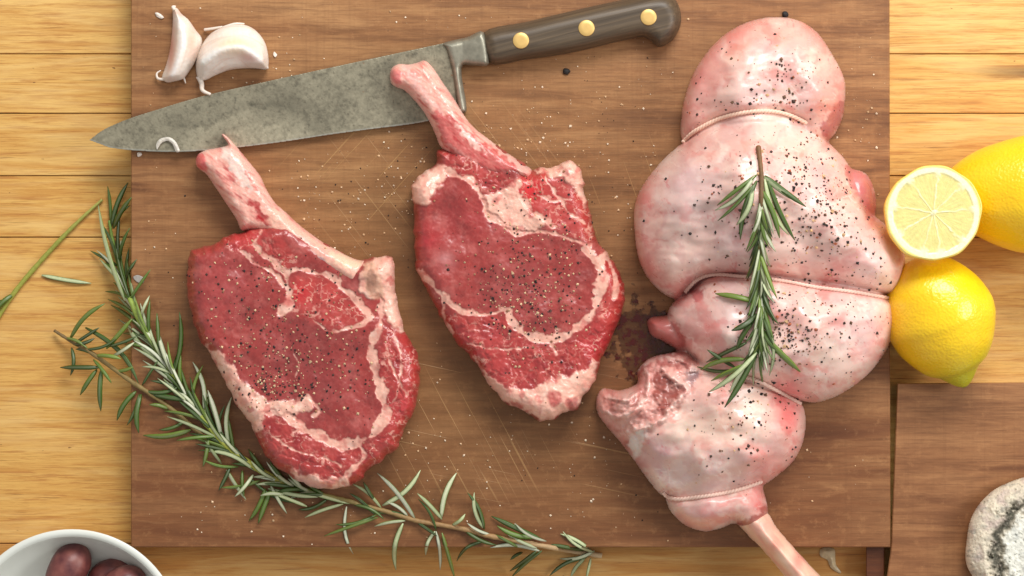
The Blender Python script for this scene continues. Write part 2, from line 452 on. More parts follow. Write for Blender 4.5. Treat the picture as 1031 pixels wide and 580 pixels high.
# ---------------------------------------------------------------- tabletop
def build_table():
    seams = [-1500, -1240, -980, -760, -560, -420, -300, -190, -95, -54, -8, 50, 111, 175, 238, 552, 640, 730, 850, 1000, 1180, 1400, 1700, 2000]
    rnd = random.Random(4); V = []; F = []; C = []
    x0, x1 = -1500, 2530
    for a, b in zip(seams[:-1], seams[1:]):
        t = rnd.uniform(-1.7, 1.5)
        c = S(228 + 6 * t, 181 + 8 * t, 104 + 9 * t)
        if a == 552: c = S(196, 142, 76)  # plank just below the board: the board's shadow is mixed into its colour
        i = len(V); g = 0.5; bv = 0.6; n = 24
        rows = [(a + g, -3.0), (a + g, -bv), (a + g + bv, 0), (b - g - bv, 0), (b - g, -bv), (b - g, -3.0)]
        for q in range(n + 1):
            x = x0 + (x1 - x0) * q / n
            for (y, z) in rows:
                V.append(((x - CX) * K, -(y - CY) * K, z * K)); C.append(c)
        for q in range(n):
            for r in range(5):
                F.append((i + q * 6 + r, i + q * 6 + r + 1, i + (q + 1) * 6 + r + 1, i + (q + 1) * 6 + r))
    # under-layer that closes the grooves, and the table's lower face
    i = len(V)
    for x, y in ((x0, seams[0]), (x1, seams[0]), (x1, seams[-1]), (x0, seams[-1])):
        V.append(((x - CX) * K, -(y - CY) * K, -2.6 * K)); C.append(S(60, 34, 18))
    for x, y in ((x0, seams[0]), (x1, seams[0]), (x1, seams[-1]), (x0, seams[-1])):
        V.append(((x - CX) * K, -(y - CY) * K, -45 * K)); C.append(S(150, 100, 60))
    F += [(i, i + 3, i + 2, i + 1), (i + 4, i + 5, i + 6, i + 7)]
    for q in range(4): F.append((i + q, i + (q + 1) % 4, i + 4 + (q + 1) % 4, i + 4 + q))
    o = mesh_obj("tabletop", V, F, M_table, None, np.array(C), smooth=False)
    tag(o, "pale honey-coloured planked timber tabletop under everything", None, None, "structure")
build_table()

# ---------------------------------------------------------------- boards
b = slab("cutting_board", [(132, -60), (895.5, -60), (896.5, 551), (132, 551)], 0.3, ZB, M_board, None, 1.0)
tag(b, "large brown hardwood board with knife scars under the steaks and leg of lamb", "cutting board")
b = slab("serving_board", [(903.5, 386), (1160, 384), (1160, 760), (890, 760), (893, 580), (897, 552)], 0.3, 27, M_board2, None, 1.0)
tag(b, "smaller brown wooden board at lower right carrying the rinded cheese", "serving board")
b = slab("wood_block", [(872, 500), (891.5, 500), (890, 590), (888, 700), (872, 700)], 0.3, 20, M_block, None, 0.8)
tag(b, "dark reddish wooden block end poking out between the two boards", "wood block")
def knot(px, py, rx, ry, label):
    V = [P(px, py, ZB + .25)]; n = 18
    for i in range(n):
        a = i * 2 * math.pi / n; r = 1 + 0.25 * math.sin(3 * a + px)
        V.append(P(px + rx * r * math.cos(a), py + ry * r * math.sin(a), ZB + 0.12))
    F = [(0, 1 + (i + 1) % n, 1 + i) for i in range(n)]
    o = mesh_obj("peppercorn_shard", V, F, M_pepper, None, np.tile(S(22, 16, 14), (n + 1, 1)))
    return o

# ---------------------------------------------------------------- knife
kn = empty("chef_knife", "large old chef's knife with dull grey blade and riveted wooden handle", "knife", P(470, 70, ZB))
spine = [(90, 141), (102, 132), (116, 125), (134, 118), (153, 112), (205, 96.5), (280, 79.5), (370, 60), (449, 43)]
edge = [(466, 113), (423, 123.5), (370, 130.5), (333, 135.5), (280, 143.5), (230, 149.5), (180, 153), (135, 151.5), (110, 148.5)]
bl = np.array(list(smooth_closed(spine, 5, False)) + list(smooth_closed(edge, 5, False)))
blade_edge = smooth_closed([(90, 141)] + edge[::-1], 5, False)
stain = [(180, 128), (215, 122), (240, 110), (262, 105), (290, 107), (318, 132)]
def blade_z(x, y, d):
    de, _, _, _ = seg_dist(x, y, blade_edge, False)
    return ZB + 7.2 + 2.2 * sstep(0, 75, de) + 0.25 * sstep(0, 3, de)
def blade_c(x, y, d, z):
    n = fbm(x, y, 40, 1); n2 = fbm(x, y, 7, 2, 5, .65); n3 = fbm(x, y, 3.0, 5, 3, .7)
    c = S(152, 145, 124)[None] * (1 + 0.5 * n + 0.45 * n2 + .35 * n3)[:, None]
    c = c * (1 - 0.10 * sstep(0.1, 0.45, n))[:, None]
    ds, _, _, _ = seg_dist(x + 8 * n2, y + 8 * fbm(x, y, 12, 8), stain, False)
    m = np.maximum(sstep(7, 0.6, ds) * sstep(-0.15, 0.35, n2 + 0.4 * n3) * 0.65, sstep(2.2, 0.4, ds) * .45 * sstep(-.3, .2, n2))
    m = np.maximum(m, sstep(12, 3, np.abs(ds - 9)) * sstep(.1, .4, n3 + n2) * .35)
    c = c * (1 - m)[:, None] + S(84, 82, 70) * m[:, None]
    m = sstep(0.30, 0.55, n2 + 0.5 * n3) * sstep(26, 10, np.abs(y - (170 - 0.23 * x - 22))) * 0.55
    c = c * (1 - m)[:, None] + S(92, 90, 78) * m[:, None]
    sx_ = np.array(stain); yl = np.interp(x, sx_[:, 0], sx_[:, 1]); c = c * (1 + .26 * sstep(-3, 6, y - yl + 4 * n2) * sstep(345, 300, x + 20 * n2) * sstep(150, 200, x))[:, None]
    c = c * (1 - .30 * sstep(.1, .35, fbm(x, y, 10, 57, 5, .7)))[:, None]
    m = sstep(0.36, 0.55, fbm(x, y, 4, 31, 3)) * 0.6
    c = c * (1 - m)[:, None] + S(86, 80, 66) * m[:, None]
    m = sstep(0.62, 0.75, fbm(x, y, 6, 44, 2)) * 0.6
    c = c * (1 - m)[:, None] + S(146, 100, 66) * m[:, None]
    de, _, _, _ = seg_dist(x, y, blade_edge, False)
    m = sstep(2.2, 0.5, de) * 0.55
    c = c * (1 - m)[:, None] + S(196, 198, 190) * m[:, None]
    return c
relief("blade", bl, blade_z, blade_c, 0.9, ZB + 6.6, M_steel, kn, 0.3)
bol = [(446, 43.5), (470, 37.5), (487, 32.5), (492.5, 64), (476, 66), (464.5, 69), (470, 108), (466, 114), (461, 112), (455.5, 74), (449, 50)]
def bol_z(x, y, d): return ZB + 6.6 + 9 * np.sqrt(np.clip(1 - (1 - np.minimum(d / 7, 1)) ** 2, 0, 1)) + np.clip((x - 466) / 22, 0, 1) * 7
def bol_c(x, y, d, z):
    n = fbm(x, y, 6, 12, 4); n2 = fbm(x, y, 30, 3)
    c = S(150, 146, 130)[None] * (1 + .3 * n + .2 * n2)[:, None]
    m = sstep(3.2, 1.0, d) * .35
    return c * (1 - m)[:, None] + S(96, 92, 80) * m[:, None]
relief("bolster", smooth_closed(bol, 4), bol_z, bol_c, 0.8, ZB + 1.5, M_steel, kn, 0.6)
han = [(487, 32.7), (530, 22), (565, 13.5), (600, 5.5), (626, 0), (650, -5), (670, -6), (681, 1), (685.5, 14), (685, 26), (679, 38), (671, 45), (663, 47.5), (656, 42), (647, 37.5), (630, 40.5), (614, 44), (590, 50), (565, 55), (530, 60), (493, 64)]
han = smooth_closed(han, 5)
def han_z(x, y, d): return ZB + 4 + 22 * np.sqrt(np.clip(1 - (1 - np.minimum(d / 15, 1)) ** 2.3, 0, 1))
ho, hs = relief("handle", han, han_z, lambda x, y, d, z: np.tile(S(95, 80, 62), (len(x), 1)), 1.0, ZB + 0.3, M_handle, kn, 1.5, surf=True)
for (rx, ry) in ((524.5, 40.8), (590.5, 28.3), (653, 17.3)):
    z0 = float(hs(rx, ry)); V = []; F = []; n = 32
    prof = [(8.2, -1.0), (8.2, 0.35), (7.6, 0.8), (4, 0.95)]
    for (r, dz) in prof:
        for i in range(n):
            a = i * 2 * math.pi / n; V.append(P(rx + r * math.cos(a), ry + r * math.sin(a), z0 + dz))
    V.append(P(rx, ry, z0 + 0.95))
    for l in range(3):
        for i in range(n): F.append((l * n + i, (l + 1) * n + i, (l + 1) * n + (i + 1) % n, l * n + (i + 1) % n))
    for i in range(n): F.append((3 * n + i, 4 * n, 3 * n + (i + 1) % n))
    mesh_obj("rivet", V, F, M_brass, ho if False else kn, np.tile(S(222, 184, 112), (len(V), 1)))

# ---------------------------------------------------------------- steaks
def lerp(c, col, m):
    m = np.clip(m, 0, 1)[:, None]
    return c * (1 - m) + np.asarray(col)[None] * m
def seams_mask(x, y, lines, wn, wn2):
    m = np.zeros(len(x))
    for (pts, w0, w1) in lines:
        d, _, _, t = seg_dist(x + wn * 3.4, y + wn2 * 3.4, smooth_closed(pts, 4, False), False)
        wd = (w0 + (w1 - w0) * t) * (0.50 + 0.75 * wn2 + 0.5 * fbm(x, y, 22, 777, 2)) + 1.3 * fbm(x, y, 6, 779, 3)
        m = np.maximum(m, sstep(wd + 0.9, wd - 0.9, d) * np.clip(0.92 + 0.6 * fbm(x, y, 9, 778, 3), 0, 1))
    return m
def poly_mask(x, y, polys, wn, wn2, soft=2.0):
    m = np.zeros(len(x))
    for pts in polys:
        d, _, _ = sdf(x + wn * 8, y + wn2 * 8, smooth_closed(pts, 4))
        m = np.maximum(m, sstep(-soft, soft, d))
    return m

def steak(label, body, bone, cfg, T=42):
    root = empty("tomahawk_steak", label, "steak", P(*cfg['base'], ZB), "raw bone-in rib steaks")
    body = smooth_closed(body, 5)
    body = body + np.stack([perlin(body[:, 0] / 9, body[:, 1] / 9, 3), perlin(body[:, 0] / 9, body[:, 1] / 9, 7)], 1) * 2.0 + np.stack([perlin(body[:, 0] / 4, body[:, 1] / 4, 13), perlin(body[:, 0] / 4, body[:, 1] / 4, 17)], 1) * 0.45
    cache = {}
    def feats(x, y):
        wn = fbm(x, y, 12, 21 + cfg['seed'], 4, .48); wn2 = fbm(x, y, 12, 41 + cfg['seed'], 4, .48)
        return (wn, wn2, seams_mask(x, y, cfg['seams'], wn, wn2), poly_mask(x, y, cfg['fat'], wn, wn2),
                poly_mask(x, y, cfg['marbled'], wn, wn2, 5), poly_mask(x, y, cfg['cap'], wn, wn2, 4))
    def zf(x, y, d):
        d = np.maximum(d - 1.2 * np.abs(fbm(x, y, 8, 19, 2)), 0)
        wn, wn2, sm, fm, mm, cm = feats(x, y)
        z = ZB + T * (0.42 + 0.58 * np.sqrt(np.clip(1 - (1 - np.minimum(d / 17, 1)) ** 2.2, 0, 1)))
        z += 5.0 * fbm(x, y, 50, 5 + cfg['seed'], 2) * sstep(0, 14, d) + 1.2 * fbm(x, y, 14, 9 + cfg['seed'], 3) * sstep(0, 6, d)
        z += 1.2 * fm - 0.8 * sm * (1 - fm) + 0.1 * fbm(x, y, 3.2, 15, 2) + 1.1 * (fm + 0.7 * cm) * fbm(x, y, 7, 16, 3)
        q1, q2 = worley(x + 10 * wn, y + 10 * wn2, 20, 5); z -= 0.7 * sstep(0.3, 0.0, q2 - q1) * sstep(3, 12, d) * (0.25 + cm)
        for (gx, gy, gr, gh) in cfg['bumps']:
            z += gh * np.exp(-((x - gx) ** 2 + (y - gy) ** 2) / gr ** 2)
        return z
    def cf(x, y, d, z):
        wn, wn2, sm, fm, mm, cm = feats(x, y)
        s_ = cfg['seed']
        c = np.tile(S(160, 56, 52), (len(x), 1))
        c = lerp(c, S(138, 48, 46), sstep(-0.15, 0.4, fbm(x, y, 42, 50 + s_, 4)) * 0.8)
        c = lerp(c, S(180, 90, 84), sstep(0.0, 0.4, fbm(x, y, 22, 60 + s_, 5, .6)) * 0.75)
        # fibre bundles
        e1, e2 = worley(x + 5 * wn, y + 5 * wn2, 5.5, 3); edge_ = e2 - e1
        c = lerp(c, S(194, 108, 96), sstep(0.16, 0.02, edge_) * 0.16 * sstep(-.3, .3, fbm(x, y, 18, 66, 2)))
        c = lerp(c, S(200, 116, 104), sstep(0.12, 0.5, fbm(x * .8 + y * .5, y * .35 - x * .2, 3.0, 70 + s_, 3, .6)) * 0.22)
        c = lerp(c, S(120, 38, 38), sstep(0.12, 0.5, fbm(x * .8 + y * .5, y * .35 - x * .2, 4.0, 75 + s_, 3, .6)) * 0.22)
        c = lerp(c, S(118, 44, 42), sstep(0.2, 0.5, fbm(x, y, 14, 78 + s_, 3, .6)) * 0.4)
        # brighter, coarser cap muscle and marbled muscle
        c = lerp(c, S(184, 60, 56), cm * 0.6); c = lerp(c, S(142, 34, 38), cm * sstep(-0.05, 0.4, fbm(x, y, 16, 80 + s_, 4)) * 0.75)
        c = lerp(c, S(196, 66, 60), mm * 0.6); c = lerp(c, S(156, 42, 42), mm * sstep(0.0, 0.4, fbm(x, y, 9, 83 + s_, 3)) * 0.6)
        for (gx, gy, gr, col, k) in cfg['spots']:
            q = np.exp(-((x - gx) ** 2 + (y - gy) ** 2) / gr ** 2) * k * (1 + 0.8 * wn)
            c = lerp(c, S(*col), q)
        # marbling: broken cell-like threads of fat
        dens = sstep(-0.1, 0.3, fbm(x, y, 20, 99 + s_, 3)); dens2 = sstep(-0.1, 0.25, fbm(x, y, 13, 199 + s_, 3))
        g1, g2 = worley(x + 12 * wn, y + 12 * wn2, 17, 5); g3, g4 = worley(x + 8 * wn2, y * 1.1 + 8 * wn, 8.5, 9)
        thin = sstep(0.085, 0.02, g2 - g1); thin2 = sstep(0.13, 0.03, g4 - g3)
        v = thin * (0.07 + 0.62 * cm + 0.75 * mm) * dens + thin2 * (0.02 + 0.26 * cm + 0.62 * mm) * dens2
        c = lerp(c, S(236, 174, 156), np.clip(v, 0, 0.85))
        fatc = np.tile(S(240, 184, 164), (len(x), 1))
        fatc = lerp(fatc, S(232, 156, 140), sstep(0.0, 0.45, fbm(x, y, 13, 120 + s_, 3, .5)) * 0.8)
        fatc = lerp(fatc, S(247, 208, 190), sstep(0.05, 0.45, fbm(x, y, 14, 125 + s_, 3, .5)) * 0.6)
        fatc = lerp(fatc, S(206, 92, 88), sstep(0.22, 0.42, fbm(x, y, 15, 130 + s_, 3, .5)) * 0.6)
        f = np.clip(np.maximum(sm * 0.93, fm), 0, 1)[:, None]
        c = c * (1 - f) + fatc * f
        for pts, col, k in cfg['patch']:
            c = lerp(c, S(*col), poly_mask(x, y, [pts], wn * .5, wn2 * .5, 1.6) * k * (0.9 + 0.35 * fbm(x, y, 4, 140, 3)))
        # deep red cut side rolling over the rim
        c = lerp(c, S(166, 42, 44), sstep(5, 0, d) * 0.45 * (1 - np.clip(fm * 1.2, 0, 1)) * sstep(-0.3, 0.2, wn))
        return c
    _, surf = relief("meat", body, zf, cf, 0.8, ZB + 0.3, M_steak, root, 4.0, surf=True)
    # rib bone
    bn = smooth_closed(bone, 5)
    axis = np.array(cfg['axis'], float)
    def bz(x, y, d):
        _, _, _, t = seg_dist(x, y, axis, False)
        hgt = cfg['bh'][0] + (cfg['bh'][1] - cfg['bh'][0]) * t
        return ZB + cfg['bz'] + (hgt) * np.sqrt(np.clip(1 - (1 - np.minimum(d / 12, 1)) ** 2.2, 0, 1)) + 1.2 * fbm(x, y, 10, 7, 3) * sstep(0, 5, d) + 0.5 * fbm(x, y, 3, 8, 3)
    def bc(x, y, d, z):
        # streaks along the bone
        da, _, _, t = seg_dist(x, y, axis, False)
        ax = axis[-1] - axis[0]; ax /= np.linalg.norm(ax)
        u_ = (x - axis[0, 0]) * ax[0] + (y - axis[0, 1]) * ax[1]; v_ = -(x - axis[0, 0]) * ax[1] + (y - axis[0, 1]) * ax[0]
        st = fbm(u_ / 5.5, v_, 4.0, 30 + cfg['seed'], 4, .6); st2 = fbm(u_ / 4.0, v_, 7.0, 37 + cfg['seed'], 3, .6)
        c = np.tile(S(236, 172, 156), (len(x), 1))
        c = lerp(c, S(214, 110, 104), sstep(0.0, 0.45, st) * 0.75)
        c = lerp(c, S(246, 200, 184), sstep(0.05, 0.45, -st) * 0.8)
        c = lerp(c, S(192, 62, 66), sstep(0.15, 0.5, st2) * 0.75)
        c = lerp(c, S(244, 190, 178), sstep(5, 1, d) * 0.35)
        for pts, col, k in cfg['bpatch']:
            wn = fbm(x, y, 8, 5, 3); c = lerp(c, S(*col), poly_mask(x, y, [pts], wn * .6, -wn * .6, 1.6) * k * (0.8 + 0.5 * np.abs(st)))
        return c
    relief("rib_bone", bn, bz, bc, 0.9, ZB + cfg['bbot'], M_bone, root, 2.5)
    return root, surf

body1 = [(244, 233), (225, 239), (215, 246), (200, 249), (192, 254), (190, 264), (188, 280), (189, 298), (193, 318), (199, 334), (205, 347), (212, 358), (220, 372), (227, 385), (233, 398), (241, 412), (250, 424), (256, 434), (262, 448), (270, 461), (280, 472), (292, 480), (305, 487), (320, 492), (336, 492), (351, 489), (364, 483), (369, 474), (378, 467), (392, 459), (401, 448), (407, 433), (415, 418), (420, 400), (423, 382), (421, 362), (415, 347), (408, 335), (403, 318), (399, 300), (397.5, 280), (396.5, 263), (391, 258), (380, 258), (370, 260), (361, 262), (350, 258), (338, 251), (325, 244), (312, 235), (300, 228), (290, 222), (270, 224), (256, 228)]
bone1 = [(197, 163), (199, 156), (206, 151.5), (216, 149.5), (227, 147), (229, 144), (223, 135.5), (227, 136), (234, 143), (242, 152), (251, 163), (262, 177), (268, 190), (277, 204), (287, 213), (301, 226), (314, 236), (327, 245), (340, 252), (352, 258.5), (362, 262), (368, 262), (368, 272), (364, 284), (358, 291), (349, 287), (334, 277), (318, 268), (304, 262), (290, 254), (279, 244), (266, 235), (252, 232), (243, 232), (238, 221), (227, 204), (217, 189), (208, 176), (199, 169)]
cfg1 = dict(seed=0, base=(305, 370),
    seams=[([(243, 253), (252, 261), (264, 268), (278, 276), (286, 288)], 3, 5), ([(262, 233), (257, 246), (262, 254), (271, 261), (286, 273)], 2.5, 5),
           ([(286, 273), (289, 288), (291, 300), (284, 314)], 7, 9), ([(287, 276), (300, 271), (313, 273), (326, 276), (337, 282), (355, 298), (372, 316)], 4, 6),
           ([(316, 322), (332, 334), (347, 331), (362, 327), (377, 318)], 1.5, 4),
           ([(385, 308), (381, 330), (375, 352), (378, 375), (386, 402), (388, 420), (376, 436), (366, 443), (350, 448), (332, 443), (312, 434), (298, 426), (286, 418), (270, 412)], 8, 10),
           ([(313, 404), (322, 412), (316, 420)], 4, 2), ([(362, 445), (366, 456), (360, 468), (350, 478), (346, 488)], 5, 4), ([(388, 345), (396, 372), (410, 398)], 1.5, 2), ([(398, 340), (404, 360), (402, 385), (396, 405)], 2, 1),
           ([(296, 356), (300, 368), (297, 378)], 1.6, 0.8), ([(275, 440), (300, 455), (330, 462), (345, 470)], 1.2, 1.2)],
    fat=[[(203, 348), (212, 349), (224, 358), (237, 373), (252, 392), (266, 402), (282, 405), (298, 403), (313, 400), (311, 414), (292, 416), (272, 415), (262, 424), (258, 434), (246, 420), (233, 400), (220, 376), (208, 356)],
         [(372, 262), (392, 257), (399, 275), (402, 300), (407, 330), (398, 330), (388, 314), (382, 300), (366, 296), (362, 280)],
         [(294, 474), (312, 478), (334, 484), (350, 482), (352, 492), (320, 495), (300, 487)]],
    marbled=[[(296, 282), (318, 278), (338, 288), (360, 306), (374, 320), (350, 328), (322, 326), (298, 318), (288, 308)]],
    cap=[[(390, 330), (424, 350), (426, 400), (408, 440), (380, 470), (360, 495), (320, 497), (270, 468), (250, 430), (268, 416), (300, 430), (335, 450), (365, 448), (392, 425), (382, 380)],
         [(262, 236), (280, 240), (296, 262), (284, 270), (262, 252)], [(215, 246), (243, 232), (262, 238), (256, 252), (244, 252)]],
    bumps=[(384, 272, 18, 7), (300, 445, 30, 3), (400, 385, 22, 4)],
    spots=[(302, 296, 9, (214, 44, 50), .75), (250, 240, 16, (208, 66, 66), .6), (300, 345, 40, (132, 52, 52), .45), (320, 395, 34, (140, 54, 54), .45), (225, 290, 26, (176, 76, 78), .4), (408, 410, 16, (208, 60, 66), .5)],
    patch=[([(366, 268), (376, 265), (384, 284), (386, 300), (376, 300), (368, 288)], (226, 176, 146), .7), ([(370, 272), (376, 271), (379, 284), (378, 295), (372, 292), (369, 282)], (150, 98, 78), .7),
           ([(296, 478), (312, 482), (330, 489), (316, 492), (302, 488)], (214, 160, 160), .6)],
    axis=[(212, 158), (262, 208), (310, 245), (360, 272)], bh=(20, 29), bz=15, bbot=1.0,
    bpatch=[([(222, 150), (230, 149), (244, 168), (254, 190), (248, 192), (234, 172)], (240, 222, 210), .75), ([(250, 202), (257, 203), (267, 215), (274, 227), (268, 228), (258, 216)], (170, 18, 26), .95),
            ([(197, 156), (204, 155), (208, 164), (206, 174), (197, 167)], (222, 60, 72), .8),
            ([(280, 210), (300, 228), (330, 248), (356, 260), (386, 258), (380, 274), (360, 290), (330, 272), (302, 260), (278, 240), (268, 215)], (236, 184, 162), .8), ([(280, 232), (300, 246), (318, 256), (330, 268), (308, 262), (290, 250)], (196, 156, 168), .7), ([(296, 234), (320, 248), (345, 262), (340, 266), (312, 252)], (216, 150, 140), .6),
            ([(332, 254), (360, 262), (360, 269), (340, 266)], (240, 208, 176), .8)])
body2 = [(441, 152), (450, 150), (470, 146), (492, 142), (508, 152), (527, 165), (534, 171), (545, 169), (560, 167), (573, 161), (581, 167), (588, 182), (589, 196), (594, 212), (597, 228), (603, 243), (612, 256), (620, 268), (627.5, 285), (629, 299), (624, 320), (614, 346), (605, 363), (600, 381), (592, 395), (585, 403), (580, 413), (568, 415), (561, 421), (544, 423), (525, 413), (506, 403), (491, 385), (480, 367), (466, 352), (455, 337), (443, 317), (430, 294), (421, 275), (418, 258), (417, 234), (416.5, 206), (414, 190), (416, 183), (425, 174), (436, 168), (440, 160)]
bone2 = [(392.5, 77), (394, 69), (401, 64.5), (411, 65), (420, 63), (428, 61), (436, 68), (446, 83), (457, 99), (468, 117), (478, 129), (492, 140), (508, 152), (526, 164), (536, 172), (533, 182), (520, 180), (505, 180), (488, 178), (468, 168), (452, 156), (443, 147), (439, 137), (433, 124), (426, 112), (417, 101), (407, 91), (399, 88), (394, 84)]
cfg2 = dict(seed=200, base=(520, 300),
    seams=[([(446, 172), (460, 176), (474, 181), (484, 194), (490, 212), (500, 222), (521, 234)], 5, 7), ([(521, 236), (545, 233), (567, 238), (593, 248)], 3, 4),
           ([(590, 252), (604, 266), (606, 286), (598, 310), (580, 330), (552, 342), (529, 336), (515, 322), (509, 312)], 9, 7), ([(509, 312), (490, 316), (468, 314), (452, 303), (436, 287), (421, 272)], 5, 5),
           ([(552, 341), (557, 350), (560, 358)], 4, 1.5), ([(520, 200), (538, 214), (556, 228)], 12, 5), ([(550, 180), (560, 196), (572, 212), (590, 226)], 1.5, 2), ([(540, 196), (556, 202), (574, 200)], 1.5, 1.5),
           ([(612, 262), (620, 282), (618, 300)], 5, 5), ([(470, 345), (500, 352), (530, 350)], 1, 1.2), ([(448, 300), (446, 318), (455, 336)], 3, 4), ([(600, 262), (612, 258)], 4, 7)],
    fat=[[(414, 186), (424, 175), (436, 167), (450, 168), (446, 182), (438, 192), (434, 203), (424, 204), (416, 198)],
         [(534, 171), (545, 169), (573, 160), (583, 168), (590, 186), (592, 206), (584, 200), (578, 188), (566, 180), (550, 176)],
         [(476, 358), (486, 372), (497, 384), (516, 391), (530, 392), (552, 384), (570, 377), (586, 372), (602, 366), (600, 385), (586, 402), (578, 414), (562, 422), (544, 424), (524, 414), (504, 404), (488, 384)],
         [(488, 196), (506, 194), (516, 182), (524, 180), (522, 196), (534, 214), (548, 226), (530, 232), (508, 226), (494, 214)]],
    marbled=[[(524, 182), (552, 178), (576, 190), (592, 210), (598, 240), (570, 234), (546, 222), (526, 204)], [(606, 256), (630, 290), (622, 320), (608, 330), (606, 290)]],
    cap=[[(445, 318), (470, 320), (508, 318), (530, 342), (556, 350), (585, 336), (608, 312), (622, 318), (604, 366), (560, 380), (528, 390), (497, 382), (466, 352)], [(440, 150), (470, 150), (500, 168), (515, 185), (508, 196), (484, 190), (455, 172)]],
    bumps=[(560, 405, 26, 4), (424, 188, 14, 5), (578, 172, 12, 5)],
    spots=[(535, 192, 10, (222, 40, 48), .9), (430, 240, 14, (190, 50, 58), .6), (476, 220, 26, (168, 48, 52), .4), (530, 280, 40, (150, 60, 58), .5), (448, 262, 9, (206, 138, 136), .6), (500, 360, 30, (184, 62, 62), .5), (600, 345, 14, (196, 40, 52), .6)],
    patch=[([(552, 396), (562, 395), (566, 404), (558, 410), (552, 404)], (176, 52, 54), .8), ([(514, 404), (524, 406), (526, 411), (516, 409)], (176, 50, 58), .7), ([(572, 404), (580, 400), (582, 411), (574, 414)], (168, 60, 70), .7)],
    axis=[(410, 76), (450, 125), (530, 176)], bh=(24, 30), bz=14, bbot=9.8,
    bpatch=[([(436, 112), (454, 118), (478, 138), (500, 152), (520, 168), (520, 182), (496, 184), (468, 166), (450, 150), (442, 134)], (182, 44, 50), .85),
            ([(458, 124), (466, 130), (482, 146), (492, 154), (486, 152), (468, 140)], (244, 200, 186), .9), ([(446, 140), (456, 148), (474, 160), (492, 178), (484, 176), (462, 160)], (232, 160, 150), .6),
            ([(405, 68), (412, 66), (432, 96), (448, 114), (440, 112), (420, 92)], (240, 186, 176), .8), ([(392, 76), (398, 68), (404, 74), (402, 86), (396, 84)], (226, 96, 104), .7),
            ([(498, 146), (516, 158), (534, 170), (528, 174), (508, 158)], (206, 160, 150), .8)])
r1, s1 = steak("raw rib steak on the left, bone tip touching the knife edge, rosemary beneath it", body1, bone1, cfg1)
r2, s2 = steak("raw rib steak in the middle, its bone lying across the knife blade", body2, bone2, cfg2)

# ---------------------------------------------------------------- leg of lamb
lamb = empty("leg_of_lamb", "tied pale pink raw leg of lamb with a rosemary sprig on top", "leg of lamb", P(770, 250, ZB))
L1 = smooth_closed([(686, 139), (686, 118), (690, 96), (700, 70), (718, 45), (738, 29), (760, 20), (783, 17), (805, 21), (823, 33), (837, 53), (849, 76), (851, 92), (849, 116), (842, 133), (834, 142), (822, 152), (780, 146), (720, 150), (694, 154)])
L2 = smooth_closed([(691, 141), (711, 126), (738, 116), (769, 112), (796, 116), (814, 126), (832, 141), (848, 157), (859, 174), (867, 196), (877, 214), (889, 224), (902, 238), (910, 254), (912, 274), (908, 290), (896, 299), (860, 296), (818, 291), (780, 285), (743, 281), (712, 280), (698, 290), (684, 301), (668, 296), (652, 280), (643, 261), (639, 236), (638.5, 211), (644, 192), (660, 169), (678, 151)])
L3 = smooth_closed([(684, 299), (697, 288), (712, 272), (745, 268), (800, 272), (870, 283), (897, 300), (902, 316), (900, 334), (891, 355), (874, 377), (848, 396), (824, 405), (808, 404), (785, 400), (750, 395), (715, 382), (698, 362), (684, 345), (675, 330), (672, 318), (675, 308)])
L4 = smooth_closed([(692, 353), (704, 360), (722, 355), (755, 358), (785, 378), (806, 404), (811, 421), (809, 443), (800, 463), (784, 478), (766, 490), (738, 500), (700, 506), (669, 500), (656, 488), (640, 466), (625, 446), (612, 431), (602, 417), (600, 402), (607, 391), (624, 393), (641, 386), (642, 373), (653, 361), (674, 355)])
L5 = smooth_closed([(668, 488), (670, 502), (676, 516), (690, 529), (709, 535), (726, 532), (739, 527), (748, 532), (757, 535), (766, 531), (772, 522), (773, 511), (769, 495), (764, 482), (740, 470), (700, 470)])
F1 = smooth_closed([(846, 168), (858, 170), (872, 175), (880, 190), (882, 208), (878, 222), (862, 218), (850, 200)])   # flap at the right
F2 = smooth_closed([(652, 322), (664, 318), (684, 318), (700, 330), (700, 360), (684, 354), (668, 344), (655, 337)])   # flap at the left
lobes = [(L1, 78, 44), (L2, 118, 80), (L3, 104, 60), (L4, 84, 52), (L5, 56, 26), (F1, 44, 14), (F2, 34, 14)]

def union_outline(polys, res=1.0, grow=0):
    """trace the outline of the union on a grid"""
    P_ = np.concatenate(polys); x0, y0 = P_.min(0) - 4; x1, y1 = P_.max(0) + 4
    xs = np.arange(x0, x1, res); ys = np.arange(y0, y1, res); X, Y = np.meshgrid(xs, ys)
    m = np.zeros(X.size, bool)
    for p in polys: m |= inside(X, Y, p)
    m = m.reshape(X.shape); m[0] = m[-1] = False; m[:, 0] = m[:, -1] = False
    # boundary edges of the pixel mask, chained into a loop
    nxt = {}
    h, w_ = m.shape
    for j, i in zip(*np.nonzero(m)):
        if not m[j - 1, i]: nxt[(i, j)] = (i + 1, j)
        if not m[j, i + 1]: nxt[(i + 1, j)] = (i + 1, j + 1)
        if not m[j + 1, i]: nxt[(i + 1, j + 1)] = (i, j + 1)
        if not m[j, i - 1]: nxt[(i, j + 1)] = (i, j)
    best = []
    seen = set()
    for s0 in list(nxt):
        if s0 in seen: continue
        loop = []; q = s0
        while q not in seen and q in nxt: seen.add(q); loop.append(q); q = nxt[q]
        if len(loop) > len(best): best = loop
    L = np.array(best, float); L = np.stack([x0 + (L[:, 0] - .5) * res, y0 + (L[:, 1] - .5) * res], 1)
    for _ in range(6): L = (np.roll(L, 1, 0) + L * 2 + np.roll(L, -1, 0)) / 4
    return L[::2]
lamb_out = union_outline([l[0] for l in lobes])

def blob_field(x, y, poly, H, rad):
    d, _, _ = sdf(x, y, poly)
    t = np.clip(d / rad, 0, 1)
    return np.where(d > 0, H * np.sqrt(np.clip(1 - (1 - t) ** 2.0, 0, 1)), -50 + 0 * d)

